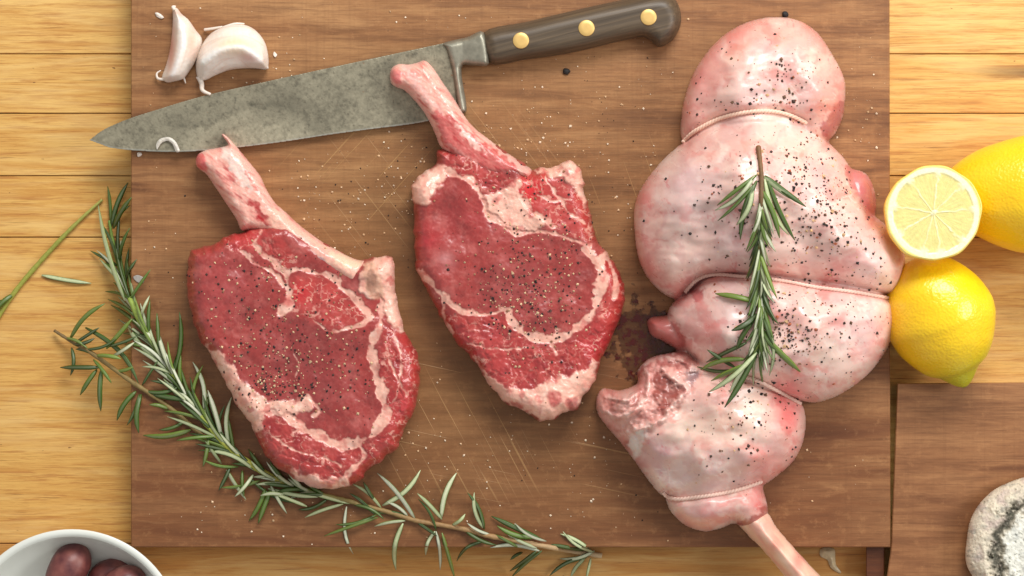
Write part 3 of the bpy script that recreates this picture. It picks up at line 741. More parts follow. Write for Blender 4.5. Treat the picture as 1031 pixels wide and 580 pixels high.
# smooth inflated lobes: solve on a coarse grid so no medial ridges show
def inflate(poly, H, res=3.0, blend=0.5, iters=1500):
    x0, y0 = poly.min(0) - 3 * res; x1, y1 = poly.max(0) + 3 * res
    xs = np.arange(x0, x1, res); ys = np.arange(y0, y1, res); X, Y = np.meshgrid(xs, ys)
    d, _, _ = sdf(X, Y, poly); d = d.reshape(X.shape); m = d > 0
    u = np.zeros(X.shape)
    for _ in range(iters):
        a = np.zeros_like(u)
        a[1:-1, 1:-1] = (u[2:, 1:-1] + u[:-2, 1:-1] + u[1:-1, 2:] + u[1:-1, :-2]) / 4 + 0.25 * res * res
        u = np.where(m, a, 0)
    # u/d is smooth up to the rim, so store that ratio and rebuild with the exact distance
    ratio = np.where(m & (d > 1.5 * res), u / np.maximum(d, 1e-3), 0)
    for _ in range(5):
        n = np.zeros_like(ratio); c = np.zeros_like(ratio); ok = (ratio > 0).astype(float)
        for dj in (-1, 0, 1):
            for di in (-1, 0, 1):
                n += np.roll(np.roll(ratio * ok, dj, 0), di, 1); c += np.roll(np.roll(ok, dj, 0), di, 1)
        fill = n / np.maximum(c, 1)
        ratio = np.where(ratio > 0, ratio, np.where(c > 0, fill, 0))
    for _ in range(2):
        ratio = (ratio * 2 + np.roll(ratio, 1, 0) + np.roll(ratio, -1, 0) + np.roll(ratio, 1, 1) + np.roll(ratio, -1, 1)) / 6
    mx = u.max(); sf = Surf(x0, y0, res, ratio); su = Surf(x0, y0, res, u)
    def f(x, y, d):
        k = sstep(2.0 * res, 5.0 * res, d)
        q = (np.maximum(sf(x, y), 0) * np.maximum(d, 0) * (1 - k) + np.maximum(su(x, y), 0) * k) / mx
        return np.where(d > 0, H * np.clip(q, 0, 1.05) ** 0.42, -40.0)
    return f
infl = [(p, inflate(p, H)) for (p, H, r) in lobes]

tears = [[(668, 372), (678, 381), (691, 391), (686, 400), (678, 408), (669, 421)], [(646, 367), (652, 378), (653, 388), (648, 404), (638, 414), (622, 420), (606, 414)],
         [(669, 421), (655, 428), (638, 432)], [(640, 372), (660, 362), (684, 362), (700, 372)], [(612, 400), (628, 402), (640, 398)]]
tear_zone = [(600, 392), (640, 366), (692, 355), (706, 372), (694, 398), (676, 420), (652, 440), (640, 466), (622, 444), (600, 418)]
def tear_feats(x, y):
    w1 = fbm(x, y, 9, 301, 4, .6); w2 = fbm(x, y, 9, 311, 4, .6)
    d, _, _ = sdf(x + 3 * w1, y + 3 * w2, smooth_closed(tear_zone, 4)); zone = sstep(-3, 5, d)
    rid = np.zeros(len(x))
    for t in tears:
        q, _, _, _ = seg_dist(x + 4 * w1, y + 4 * w2, smooth_closed(t, 4, False), False)
        rid = np.maximum(rid, sstep(4.2, 0.6, q))
    return zone, rid, w1, w2
def lamb_z(x, y, dd):
    z = np.full(len(x), 0.0); s = np.zeros(len(x))
    k = 0.55   # sharpness of the smooth maximum
    hs_ = []
    for p, f in infl:
        d, _, _ = sdf(x, y, p); hs_.append(f(x, y, d))
    A = np.stack(hs_); m = A.max(0)
    z = m + np.log(np.exp((A - m) * k).sum(0)) / k
    zone, rid, w1, w2 = tear_feats(x, y)
    inn = sstep(0, 10, dd)
    z += sstep(0, 26, dd) * (13 * fbm(x, y, 62, 201, 1) + 5 * fbm(x * .7 + y * .4, y * .8 - x * .3, 26, 203, 2)) + inn * 1.0 * fbm(x * .5 + y * .3, y, 11, 205, 2)
    z += inn * zone * (rid * 6 - 2 + 5 * w1 + 3 * np.abs(fbm(x, y, 8, 209, 3)) + 2 * fbm(x, y, 4, 206, 3))
    for (gx, gy, gr, gh) in ((890, 262, 20, 5), (712, 300, 22, 4), (628, 402, 14, 10), (780, 430, 30, 4)):
        z += inn * gh * np.exp(-((x - gx) ** 2 + (y - gy) ** 2) / gr ** 2)
    # the twine bites in
    for t in TW:
        q, _, _, _ = seg_dist(x, y, t, False); z -= 4.5 * sstep(9, 0, q) * sstep(0, 5, dd)
    return ZB + np.maximum(z, 2.5)
TW = [smooth_closed(t, 6, False) for t in (
    [(688, 143), (697, 134), (711, 125.5), (724, 119.5), (738, 115.5), (753, 112.8), (769, 111.8), (784, 113), (798, 117), (812, 124)],
    [(690, 294), (700, 283), (712, 277.5), (726, 276.5), (743, 278), (766, 280), (790, 283), (818, 288.5), (840, 291.5), (860, 294), (880, 297.5), (896, 300.5)],
    [(736, 378), (755, 380.5), (768, 385.5), (779, 391.5), (792, 398.5), (806, 406.5)],
    [(668, 496), (672, 500), (681, 502.5), (692, 501.8), (704, 500.3), (720, 498), (738, 494.5), (752, 490.5), (767, 485)])]
def lamb_c(x, y, d, z):
    w1 = fbm(x, y, 60, 401, 3); w2 = fbm(x, y, 24, 411, 4, .55); w3 = fbm(x, y, 7, 421, 4, .6)
    # stretched streaks of sinew
    st = fbm(x * .35 + y * .9, x * .9 * .25 - y * .1, 9, 431, 4, .6)
    c = np.tile(S(238, 198, 184), (len(x), 1))
    wx = x + 14 * w2; wy = y + 14 * fbm(x, y, 24, 416, 4, .55)
    c = lerp(c, S(216, 174, 168), sstep(-0.05, 0.35, w1) * 0.75)
    c = lerp(c, S(242, 212, 196), sstep(0.0, 0.35, -w1) * 0.7)
    c = lerp(c, S(222, 138, 128), sstep(0.05, 0.38, fbm(wx * .55 + wy * .45, wy - wx * .3, 24, 413, 4, .55)) * 0.75)
    c = lerp(c, S(246, 224, 212), sstep(0.05, 0.4, fbm(wx * .4 + wy * .6, wy * .5 - wx, 20, 417, 4, .55)) * 0.65)
    c = lerp(c, S(208, 150, 146), sstep(0.12, 0.4, fbm(wx, wy * .6, 17, 419, 4, .55)) * 0.4)
    for (gx, gy, rx, ry) in ((888, 350, 9, 34), (862, 386, 24, 9), (800, 450, 9, 26), (782, 474, 20, 7), (845, 100, 8, 30), (692, 108, 8, 30), (730, 35, 30, 10), (650, 190, 9, 34), (905, 262, 7, 24)):
        c = lerp(c, S(232, 108, 108), np.exp(-(((x + 6 * w3 - gx) / rx) ** 2 + ((y + 6 * w2 - gy) / ry) ** 2)) * .55 * sstep(-.4, .2, w3))
    c = lerp(c, S(206, 110, 104), sstep(0.2, 0.5, w3) * 0.22)
    c = lerp(c, S(248, 222, 206), sstep(0.12, 0.4, st) * 0.35)
    c = lerp(c, S(222, 128, 116), sstep(16, 2, d) * sstep(-.25, .3, w1 + w2) * .55)
    for (gx, gy, rx, ry, col, k) in (
            (708, 80, 24, 40, (222, 118, 114), .6), (775, 32, 44, 16, (226, 134, 128), .6), (700, 125, 16, 20, (232, 158, 142), .6), (835, 85, 18, 30, (226, 128, 126), .55), (762, 95, 22, 16, (214, 176, 180), .5),
            (690, 195, 36, 42, (206, 172, 172), .6), (655, 262, 20, 34, (214, 134, 126), .5), (840, 170, 20, 24, (230, 150, 148), .5), (770, 150, 30, 24, (228, 172, 160), .4), (880, 262, 28, 24, (244, 196, 192), .55),
            (738, 230, 30, 30, (202, 160, 160), .5), (820, 230, 34, 36, (220, 172, 168), .4), (700, 330, 24, 26, (206, 138, 134), .6), (745, 315, 30, 26, (202, 168, 170), .5), (795, 390, 22, 14, (224, 112, 112), .6), (870, 330, 30, 44, (242, 196, 192), .5),
            (800, 325, 20, 30, (226, 150, 146), .5), (793, 418, 14, 22, (232, 92, 98), .8), (770, 462, 20, 12, (228, 116, 114), .5), (722, 430, 38, 22, (230, 200, 176), .55), (664, 462, 22, 16, (198, 156, 164), .6), (700, 480, 22, 12, (204, 166, 172), .5),
            (715, 398, 26, 16, (206, 138, 126), .5), (762, 505, 10, 20, (226, 98, 102), .6), (712, 516, 26, 12, (222, 150, 146), .5), (612, 405, 12, 16, (228, 134, 126), .6)):
        q = np.exp(-(((x + 10 * w2 - gx) / rx) ** 2 + ((y + 10 * w3 - gy) / ry) ** 2)) * k
        c = lerp(c, S(*col), q)
    # fine red threads
    r = np.abs(fbm(x, y * .7, 17, 441, 3)); c = lerp(c, S(206, 74, 84), sstep(0.03, 0.004, r) * sstep(0.0, 0.4, fbm(x, y, 40, 451, 2)) * 0.5)
    r = np.abs(fbm(x * .8, y, 22, 461, 3)); c = lerp(c, S(250, 228, 218), sstep(0.04, 0.006, r) * sstep(0.0, 0.4, fbm(x, y, 50, 471, 2)) * 0.5)
    zone, rid, w1, w2b = tear_feats(x, y)
    c = lerp(c, S(222, 148, 138), zone * 0.6)
    c = lerp(c, S(168, 84, 76), zone * sstep(0.0, 0.4, fbm(x, y, 13, 481, 3)) * 0.6)
    for pts, col, k in (([(657, 376), (669, 376), (684, 394), (676, 408), (667, 417), (658, 400)], (160, 78, 68), .9), ([(638, 432), (650, 434), (647, 450), (638, 463), (634, 446)], (238, 224, 216), .95),
                        ([(640, 364), (660, 357), (690, 356), (702, 366), (684, 370), (660, 368), (646, 380)], (150, 66, 62), .75), ([(692, 372), (700, 372), (702, 382), (696, 386), (690, 380)], (140, 116, 120), .8),
                        ([(825, 130), (834, 141), (848, 121), (849, 101), (838, 112)], (176, 84, 86), .8), ([(848, 168), (872, 175), (884, 205), (876, 222), (866, 200)], (204, 104, 106), .8),
                        ([(652, 320), (672, 318), (690, 340), (686, 356), (666, 344), (654, 338)], (178, 76, 72), .75), ([(697, 292), (709, 290), (706, 302), (698, 304)], (178, 88, 88), .85), ([(700, 300), (705, 298), (730, 340), (744, 372), (732, 370), (712, 340)], (218, 128, 122), .5),
                        ([(738, 527), (748, 524), (762, 518), (770, 508), (772, 520), (764, 531), (752, 534)], (168, 72, 66), .8)):
        c = lerp(c, S(*col), poly_mask(x, y, [pts], w1, w2b, 1.8) * k)
    c = lerp(c, S(240, 206, 194), zone * rid * sstep(-.35, .25, fbm(x, y, 10, 491, 3)) * 0.75)
    c = lerp(c, S(240, 190, 176), zone * sstep(.02, .3, fbm(x, y, 11, 493, 3)) * .32)
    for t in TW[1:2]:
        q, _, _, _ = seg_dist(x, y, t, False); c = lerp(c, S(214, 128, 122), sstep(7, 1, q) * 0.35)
    return c
lo, ls = relief("meat", lamb_out, lamb_z, lamb_c, 1.25, ZB + 0.3, M_lamb, lamb, 5.0, surf=True)

def tube(pts, r, seg=8, col=None, caps=True):
    """pts: list of (px,py,z); r: scalar or list; returns V,F in metres"""
    W = np.array([P(*p) for p in pts]); n = len(W); R = (np.full(n, r) if np.isscalar(r) else np.array(r)) * K
    T = np.gradient(W, axis=0); T /= np.linalg.norm(T, axis=1)[:, None] + 1e-12
    up = np.array([0, 0, 1.0]); V = []; F = []
    for i in range(n):
        s_ = np.cross(T[i], up); s_ /= np.linalg.norm(s_) + 1e-9; u_ = np.cross(s_, T[i])
        for k in range(seg):
            a = 2 * math.pi * k / seg; V.append(W[i] + R[i] * (math.cos(a) * s_ + math.sin(a) * u_))
    for i in range(n - 1):
        for k in range(seg):
            F.append((i * seg + k, i * seg + (k + 1) % seg, (i + 1) * seg + (k + 1) % seg, (i + 1) * seg + k))
    if caps: F.append(tuple(reversed(range(seg)))); F.append(tuple(range((n - 1) * seg, n * seg)))
    return V, F

for ti, t in enumerate(TW):
    # two plies twisted together following the surface
    tt = smooth_closed(t[::2], 5, False)
    if ti == 0: ends = [(0, 0)]
    V = []; F = []; C = []
    zs = np.array([max(ls(a, b), ls(a + 1.5, b), ls(a - 1.5, b), ls(a, b + 1.5), ls(a, b - 1.5)) for a, b in tt]); 
    for _ in range(3): zs[1:-1] = (zs[:-2] + zs[1:-1] * 2 + zs[2:]) / 4
    dl = np.concatenate([[0], np.cumsum(np.hypot(*np.diff(tt, axis=0).T))])
    nrm = np.gradient(tt, axis=0); nrm /= np.linalg.norm(nrm, axis=1)[:, None] + 1e-9; nrm = np.stack([-nrm[:, 1], nrm[:, 0]], 1)
    for ph in (0, math.pi):
        a = dl * 0.9 + ph
        pts = [(tt[i, 0] + nrm[i, 0] * .85 * math.cos(a[i]), tt[i, 1] + nrm[i, 1] * .75 * math.cos(a[i]), zs[i] + 1.0 + .65 * math.sin(a[i])) for i in range(len(tt))]
        v, f = tube(pts, 1.4 if ti else 1.5, 7); o_ = len(V)
        V += list(v); F += [tuple(q + o_ for q in g) for g in f]
    mesh_obj("twine", V, F, M_twine, lamb, np.tile(S(240, 204, 188) if ti else S(242, 206, 184), (len(V), 1)))

# shank bone, ending in a knuckle just past the frame
bnc = smooth_closed([(742, 524), (752, 512), (772, 516), (782, 531), (800, 552), (826, 580), (850, 606), (868, 622), (880, 640), (876, 660), (858, 668), (838, 660), (826, 640), (812, 612), (787, 577), (768, 554), (752, 538)], 5)
def shz(x, y, d): return ZB + 6 + 30 * np.sqrt(np.clip(1 - (1 - np.minimum(d / 18, 1)) ** 2, 0, 1)) + 1.0 * fbm(x, y, 14, 501, 3) + 8 * np.exp(-((x - 860) ** 2 + (y - 645) ** 2) / 400)
def shc(x, y, d, z):
    u_ = x * .62 + y * .78; v_ = x * .78 - y * .62
    st = fbm(u_ / 6, v_, 7, 511, 4); c = np.tile(S(238, 192, 166), (len(x), 1))
    c = lerp(c, S(228, 150, 138), sstep(0.0, 0.5, st) * 0.7); c = lerp(c, S(246, 214, 190), sstep(0.0, 0.5, -st) * 0.6)
    for (gx, gy, rx, ry, col, k) in ((780, 549, 7, 8, (222, 116, 100), .6), (803, 566, 6, 12, (224, 110, 104), .6), (768, 530, 12, 10, (232, 150, 140), .5)):
        c = lerp(c, S(*col), np.exp(-(((x - gx) / rx) ** 2 + ((y - gy) / ry) ** 2)) * k)
    return c
relief("shank_bone", bnc, shz, shc, 1.1, ZB + 1.0, M_bone, lamb, 3.0)

# ---------------------------------------------------------------- meat juice on the board
def juice():
    res = 0.9; xs = np.arange(588, 712, res); ys = np.arange(285, 405, res); X, Y = np.meshgrid(xs, ys); x = X.ravel(); y = Y.ravel()
    n = fbm(x, y, 12, 601, 5, .62); body = np.exp(-(((x - 652) / 42) ** 2 + ((y - 345) / 48) ** 2))
    f = n * .8 + 1.1 * body - 0.5
    keep = f > 0; h, w_ = X.shape; kk = keep.reshape(h, w_); idx = np.arange(h * w_).reshape(h, w_)
    cell = kk[:-1, :-1] & kk[1:, :-1] & kk[:-1, 1:] & kk[1:, 1:]
    F = np.stack([idx[:-1, :-1][cell], idx[1:, :-1][cell], idx[1:, 1:][cell], idx[:-1, 1:][cell]], 1)
    used = np.zeros(h * w_, bool); used[F.ravel()] = True; rm = -np.ones(h * w_, int); rm[used] = np.arange(used.sum())
    x = x[used]; y = y[used]; f = f[used]
    z = ZB + 0.15 + 0.5 * sstep(0, 0.3, f)
    m2 = sstep(0.0, 0.22, fbm(x, y, 8, 620, 4, .65) + .25 * f - .05)
    c = np.tile(S(86, 50, 28), (len(x), 1)); c = lerp(c, S(84, 16, 12), m2)
    o = mesh_obj("meat_juice", Pv(x, y, z), rm[F], M_juice, None, c)
    al = np.ones((len(x), 4)); al[:, :3] = c; al[:, 3] = sstep(0, .16, f) * (.5 + .42 * m2)
    o.data.color_attributes["tint"].data.foreach_set("color", al.ravel())
    tag(o, "thin dark red wet juice stain on the board beside the leg of lamb", "meat juice", None, "stuff")
juice()

# ---------------------------------------------------------------- pepper and salt
def grit(name, pts, mat, cols, label, cat, seed):
    """pts: (x,y,z,size). every grain an irregular chip, collected as stuff"""
    rnd = random.Random(seed); V = []; F = []; C = []
    base = [(1, 0, 0), (-1, 0, 0), (0, 1, 0), (0, -1, 0), (0, 0, 1), (0, 0, -1)]
    fc = [(0, 2, 4), (2, 1, 4), (1, 3, 4), (3, 0, 4), (2, 0, 5), (1, 2, 5), (3, 1, 5), (0, 3, 5)]
    for (x, y, z, s_) in pts:
        q = Matrix.Rotation(rnd.uniform(0, 6.28), 3, 'Z') @ Matrix.Rotation(rnd.uniform(-.6, .6), 3, 'X')
        c0 = Vector(P(x, y, z + s_ * 0.35)); i = len(V); cc = rnd.choices(cols, [k for *_, k in cols])[0]; cc = S(*cc[:3]) * rnd.uniform(.75, 1.25)
        for bv in base:
            v = Vector(bv) * s_ * rnd.uniform(.65, 1.25) * K; v.z *= 0.6
            V.append(c0 + q @ v); C.append(cc)
        F += [tuple(i + k for k in f) for f in fc]
    o = mesh_obj(name, V, F, mat, None, np.array(C), smooth=False)
    tag(o, label, cat, None, "stuff"); return o
PEP = [(38, 28, 24, 4), (64, 44, 34, 4), (104, 74, 52, 3.4), (206, 166, 122, 1.6), (164, 88, 56, 1.4)]
PEPS = [(36, 24, 22, 3), (70, 44, 36, 2.4), (212, 178, 140, 3.6), (150, 104, 76, 1.6)]
def scatter(surf, clusters, rnd, smin, smax, lim=None):
    out = []
    for (cx, cy, rx, ry, n) in clusters:
        for _ in range(int(n * PK)):
            for _t in range(20):
                x = rnd.gauss(cx, rx); y = rnd.gauss(cy, ry); z = float(surf(x, y))
                if z > ZB + 18: break
            else: continue
            s_ = smin + (smax - smin) * rnd.random() ** 2.2
            out.append((x, y, z, s_))
    return out
rnd = random.Random(7); PK = 1.6
p1 = scatter(s1, [(285, 320, 48, 40, 150), (300, 372, 36, 26, 130), (245, 345, 26, 40, 70), (262, 384, 12, 8, 40), (290, 390, 14, 8, 40), (255, 270, 36, 12, 34), (355, 375, 24, 36, 44)], rnd, .6, 1.75)
grit("cracked_pepper", p1, M_pepper, PEPS, "tan and black cracked pepper sprinkled over the left steak", "pepper", 1)
p2 = scatter(s2, [(535, 285, 34, 30, 190), (530, 318, 24, 16, 70), (520, 240, 38, 22, 60), (480, 290, 24, 26, 24), (530, 180, 34, 20, 40), (575, 280, 18, 40, 40), (530, 380, 40, 22, 14)], rnd, .6, 1.8)
grit("cracked_pepper", p2, M_pepper, PEPS, "tan and black cracked pepper sprinkled over the middle steak", "pepper", 2)
PK = 1.45
p3 = scatter(ls, [(790, 82, 24, 22, 60), (760, 106, 34, 5, 26), (815, 160, 26, 30, 70), (826, 235, 26, 40, 130), (735, 205, 40, 40, 60), (760, 200, 28, 40, 60), (800, 320, 28, 26, 90), (778, 335, 16, 18, 90), (850, 330, 26, 34, 44), (760, 425, 30, 22, 60), (775, 395, 26, 12, 50), (840, 200, 14, 20, 24), (880, 275, 16, 14, 18), (725, 470, 30, 20, 8), (700, 110, 6, 20, 5), (740, 60, 26, 20, 10), (806, 180, 14, 8, 24), (845, 225, 18, 20, 40), (790, 345, 24, 14, 40)], rnd, .6, 2.15)
grit("cracked_pepper", p3, M_pepper, PEP, "dark cracked pepper sprinkled over the leg of lamb", "pepper", 3)
PK = 1.0
flat = lambda x, y: ZB + 18.001 if (134 < x < 894 and y < 549) else -1e3
def board_scatter(cl, smin, smax):
    o = []
    for x, y, z, s_ in scatter(flat, cl, rnd, smin, smax):
        if float(s1(x, y)) > 0 or float(s2(x, y)) > 0 or float(ls(x, y)) > 0: continue
        o.append((x, y, ZB + 0.1, s_))
    return o
salt = board_scatter([(350, 200, 40, 34, 120), (540, 145, 34, 22, 90), (440, 20, 70, 18, 26), (560, 110, 60, 40, 40), (420, 160, 22, 26, 40), (640, 110, 40, 60, 50), (500, 480, 110, 34, 90), (170, 40, 24, 24, 12), (250, 75, 30, 14, 12), (280, 50, 18, 26, 16), (870, 120, 10, 60, 40), (870, 200, 14, 40, 16), (410, 420, 34, 60, 60), (250, 525, 90, 14, 24), (620, 480, 30, 34, 30), (820, 490, 60, 30, 14), (620, 200, 16, 50, 26), (160, 250, 16, 60, 14), (590, 420, 30, 20, 16), (640, 440, 10, 30, 10), (500, 260, 200, 160, 40)], .4, 1.55)
grit("salt_flakes", salt, M_salt, [(240, 218, 190, 4), (214, 176, 134, 4)], "white salt flakes scattered over the large brown board", "salt", 4)
pb = board_scatter([(350, 210, 60, 40, 50), (420, 230, 14, 60, 18), (600, 180, 24, 50, 24), (640, 260, 12, 50, 12), (400, 110, 60, 30, 16), (560, 80, 90, 30, 16), (160, 300, 14, 80, 16), (640, 470, 60, 40, 16), (560, 200, 20, 20, 16)], .4, 1.1)
grit("stray_pepper", pb, M_pepper, [(30, 22, 18, 3), (70, 46, 30, 2)], "stray black pepper specks lying on the large brown board", "pepper", 5)
# single big peppercorn shards
rr = random.Random(3)
for (px, py, r_, lab) in ((570, 72, 3.4, "black crushed peppercorn on the board below the knife handle"), (790.5, 14.5, 3.0, "black crushed peppercorn on the board just above the leg of lamb")):
    V = []; F = []; n = 10
    for l, (zz, k) in enumerate(((0, .8), (1.2, 1.15), (2.6, .8), (3.2, .25))):
        for i in range(n):
            a = i * 2 * math.pi / n; q = r_ * k * rr.uniform(.75, 1.15); V.append(P(px + q * math.cos(a), py + q * .85 * math.sin(a), ZB + 0.1 + zz))
    for l in range(3):
        for i in range(n): F.append((l * n + i, l * n + (i + 1) % n, (l + 1) * n + (i + 1) % n, (l + 1) * n + i)[::-1])
    F.append(tuple(reversed(range(3 * n, 4 * n)))); 
    o = mesh_obj("peppercorn", V, F, M_pepper, None, np.tile(S(26, 20, 18), (len(V), 1)), smooth=False)
    tag(o, lab, "peppercorn", None)

# ---------------------------------------------------------------- rosemary
GREEN = [(86, 112, 38), (66, 92, 30), (108, 130, 50), (56, 80, 30)]
PALE = [(212, 216, 182), (194, 202, 158), (222, 224, 198)]
def board_h(x, y):
    h = 0.0
    if 131 < x < 897 and y < 552: h = ZB
    if x > 896 and y > 385: h = 27
    return h
def lamb_h(x, y):
    z = float(ls(x, y)); return z if z > 0 else board_h(x, y)
def leaf_geo(b, t, zb, zt, hfun, rnd, pale, width, bow, lift):
    """a needle: folded-under narrow leaf, closed section. returns V,F,C"""
    b = np.array(b, float); t = np.array(t, float); d = t - b; L = np.linalg.norm(d); d /= L; nn = np.array([-d[1], d[0]])
    n = 9; pts = []
    for i in range(n):
        u = i / (n - 1)
        q = b + d * L * u + nn * bow * L * math.sin(math.pi * u * .9)
        z = zb + (zt - zb) * u + lift * math.sin(math.pi * min(1, u * 1.05))
        z = max(z, hfun(q[0], q[1]) + 1.3)
        pts.append((q[0], q[1], z))
    zs = [p[2] for p in pts]
    for _ in range(2):
        zs = [zs[0]] + [max(zs[i], (zs[i - 1] + 2 * zs[i] + zs[i + 1]) / 4) for i in range(1, n - 1)] + [zs[-1]]
    W = np.array([P(p[0], p[1], z) for p, z in zip(pts, zs)])
    T = np.gradient(W, axis=0); T /= np.linalg.norm(T, axis=1)[:, None]
    g = np.array(S(*rnd.choice(GREEN))) * rnd.uniform(.75, 1.35); p_ = np.array(S(*rnd.choice(PALE))) * rnd.uniform(.85, 1.12)
    roll = rnd.uniform(-.5, .5)
    V = []; F = []; C = []
    for i in range(n):
        u = i / (n - 1)
        wd = width * K * (min(1, 0.35 + u * 4) * (1 - max(0, u - .72) / .28 * .93) ** .7) * .5
        s_ = np.cross(T[i], [0, 0, 1.0]); s_ /= np.linalg.norm(s_) + 1e-9; u_ = np.cross(s_, T[i])
        s2_ = s_ * math.cos(roll) + u_ * math.sin(roll); u2 = u_ * math.cos(roll) - s_ * math.sin(roll)
        if pale: sec = [(-1, 0.0), (-.62, .34), (0, .22), (.62, .34), (1, 0.0), (0, -.42)]
        else: sec = [(-1, -.1), (-.5, .30), (0, .30), (.5, .30), (1, -.1), (0, -.35)]
        for k, (a, h) in enumerate(sec):
            V.append(W[i] + s2_ * a * wd + u2 * h * wd)
            if pale: C.append([g, g * .35 + p_ * .65, p_, g * .35 + p_ * .65, g, g][k])
            else: C.append([g, g * 1.05, g * .6 + p_ * .16, g * 1.05, g, p_ * .8][k])
    m = 6
    for i in range(n - 1):
        for k in range(m): F.append((i * m + k, (i + 1) * m + k, (i + 1) * m + (k + 1) % m, i * m + (k + 1) % m))
    F.append(tuple(range(m))); F.append(tuple(reversed(range((n - 1) * m, n * m))))
    return V, F, C
def sprig(label, stem, radii, hfun, leaves, auto, seed, stemcol, dz=3.5, name="rosemary_sprig", group="rosemary sprigs"):
    rnd = random.Random(seed)
    st = smooth_closed(stem, 8, False)
    zs = np.array([hfun(a, b) for a, b in st]) + dz
    mxs = zs.copy()
    for _ in range(10): zs[1:-1] = np.maximum((zs[:-2] + 2 * zs[1:-1] + zs[2:]) / 4, mxs[1:-1] - 1)
    root = empty(name, label, "rosemary", P(st[len(st) // 2, 0], st[len(st) // 2, 1], zs[len(st) // 2] - dz), group)
    R = np.interp(np.linspace(0, 1, len(st)), np.linspace(0, 1, len(radii)), radii) * np.array([rnd.uniform(.9, 1.12) for _ in st])
    V, F = tube([(a, b, z) for (a, b), z in zip(st, zs)], R, 9)
    cc = np.array([S(*c) for c in stemcol]); tt = np.repeat(np.linspace(0, 1, len(st)), 9)
    col = np.stack([np.interp(tt, np.linspace(0, 1, len(cc)), cc[:, k]) for k in range(3)], 1)
    mesh_obj("stem", V, F, M_stem, root, col)
    LV = []; LF = []; LC = []
    def add(b, t, pale, wd, bow=None, lift=None, zt=None):
        i = int(np.argmin((st[:, 0] - b[0]) ** 2 + (st[:, 1] - b[1]) ** 2)); zb = zs[i] if math.hypot(*(st[i] - np.array(b))) < 9 else hfun(*b) + 3
        b2 = b
        ht = hfun(*t) + (rnd.uniform(1.5, 10) if zt is None else zt)
        v, f, c = leaf_geo(b2, t, zb, ht, hfun, rnd, pale, wd, rnd.uniform(-.13, .13) if bow is None else bow, rnd.uniform(1, 7) if lift is None else lift)
        o_ = len(LV); LV.extend(v); LF.extend([tuple(q + o_ for q in g) for g in f]); LC.extend(c)
    for l in leaves:
        b_, t_, pale = l[0], l[1], l[2]; add(b_, t_, pale, l[3] if len(l) > 3 else rnd.uniform(3.2, 4.2), l[4] if len(l) > 4 else None)
    dl = np.concatenate([[0], np.cumsum(np.hypot(*np.diff(st, axis=0).T))])
    for (s0, s1_, step, lmin, lmax, amin, amax, ppale, wd) in auto:
        q = s0
        while q < s1_:
            x = np.interp(q, dl, st[:, 0]); y = np.interp(q, dl, st[:, 1]); x2 = np.interp(q + 4, dl, st[:, 0]) - np.interp(q - 4, dl, st[:, 0]); y2 = np.interp(q + 4, dl, st[:, 1]) - np.interp(q - 4, dl, st[:, 1])
            a0 = math.atan2(y2, x2)
            for sd in (-1, 1):
                a = a0 + sd * math.radians(rnd.uniform(amin, amax)); L = rnd.uniform(lmin, lmax)
                add((x, y), (x + L * math.cos(a), y + L * math.sin(a)), rnd.random() < ppale, wd * rnd.uniform(.85, 1.15), -sd * rnd.uniform(0, .1))
            q += step * rnd.uniform(.75, 1.25)
    if LV: mesh_obj("leaves", LV, LF, M_leaf, root, np.array(LC))
    return root

T_, N_ = True, False
# C: long open sprig along the bottom edge of the board
leavesC = [((352.7, 507), (299.6, 491), T_), ((345.5, 507.5), (307, 521.5), T_), ((349, 510), (357.5, 557.5), T_), ((379, 518.4), (338, 527), N_), ((380.4, 521), (326, 540), N_, 3.4), ((377, 518), (351.5, 497), N_),
    ((384, 512), (354, 488), T_), ((378, 505), (366, 485), N_), ((385, 509), (422, 472), T_, 5.2), ((418, 523), (379, 477), T_, 5.2), ((410.6, 519.6), (389, 506), T_), ((408, 524.4), (377, 530.5), T_, 3.6), ((405.8, 527), (400.5, 574), T_, 5.0), ((411, 521), (379, 518), N_),
    ((309, 510), (275, 497), T_), ((444, 522), (461, 476.7), T_, 5.4), ((445, 523), (420, 497), T_), ((439, 534), (420, 503), N_), ((455, 529), (468, 517), T_), ((438, 535), (429.6, 559.4), T_, 3.8), ((439, 535), (442.4, 574), T_, 3.6), ((445, 536.5), (458, 583), N_),
    ((487.5, 533), (469.5, 496.7), N_), ((486, 531.7), (479, 495.5), T_, 4.2), ((493.6, 538.4), (470.7, 526), T_), ((487.5, 545), (461, 566.6), N_, 3.4, .18), ((550, 545), (519, 525.6), T_), ((545.5, 543.7), (494.8, 519.6), N_, 5.2), ((540.6, 541), (501, 528), N_, 5.0),
    ((540.6, 552), (511, 538.4), T_), ((543, 554.6), (493.6, 553), T_, 4.8), ((521, 551), (497, 538), N_), ((540, 555), (513, 575), N_), ((545.5, 554.6), (515, 582), N_), ((526, 556), (514, 564), N_), ((598.5, 556), (567.6, 534), T_), ((592.5, 552), (564, 538), T_),
    ((598.5, 554.6), (563.5, 561), T_, 4.0, -.12), ((591, 561), (554, 581), N_), ((589, 562), (575, 582), T_), ((595, 562), (590, 584), T_), ((589, 554), (555, 548), N_), ((468, 534), (500, 548), N_), ((330, 502), (300, 512), N_), ((356, 508), (386, 524), N_), ((420, 526), (440, 540), N_)]
sprig("long open rosemary sprig along the bottom of the board, its brown cut end at right", [(606, 559.5), (589, 557), (548, 550), (516.5, 544), (492, 539.5), (468, 533), (434.5, 527), (418, 524), (389, 515), (365, 509), (353, 505), (328, 499), (304, 493), (284, 485)],
      [2.6, 2.6, 2.5, 2.2, 1.8], board_h, leavesC, [(285, 330, 9, 26, 36, 14, 40, .4, 4.4)], 5, [(196, 170, 132), (164, 128, 84), (150, 116, 74), (140, 120, 70), (120, 130, 70)])
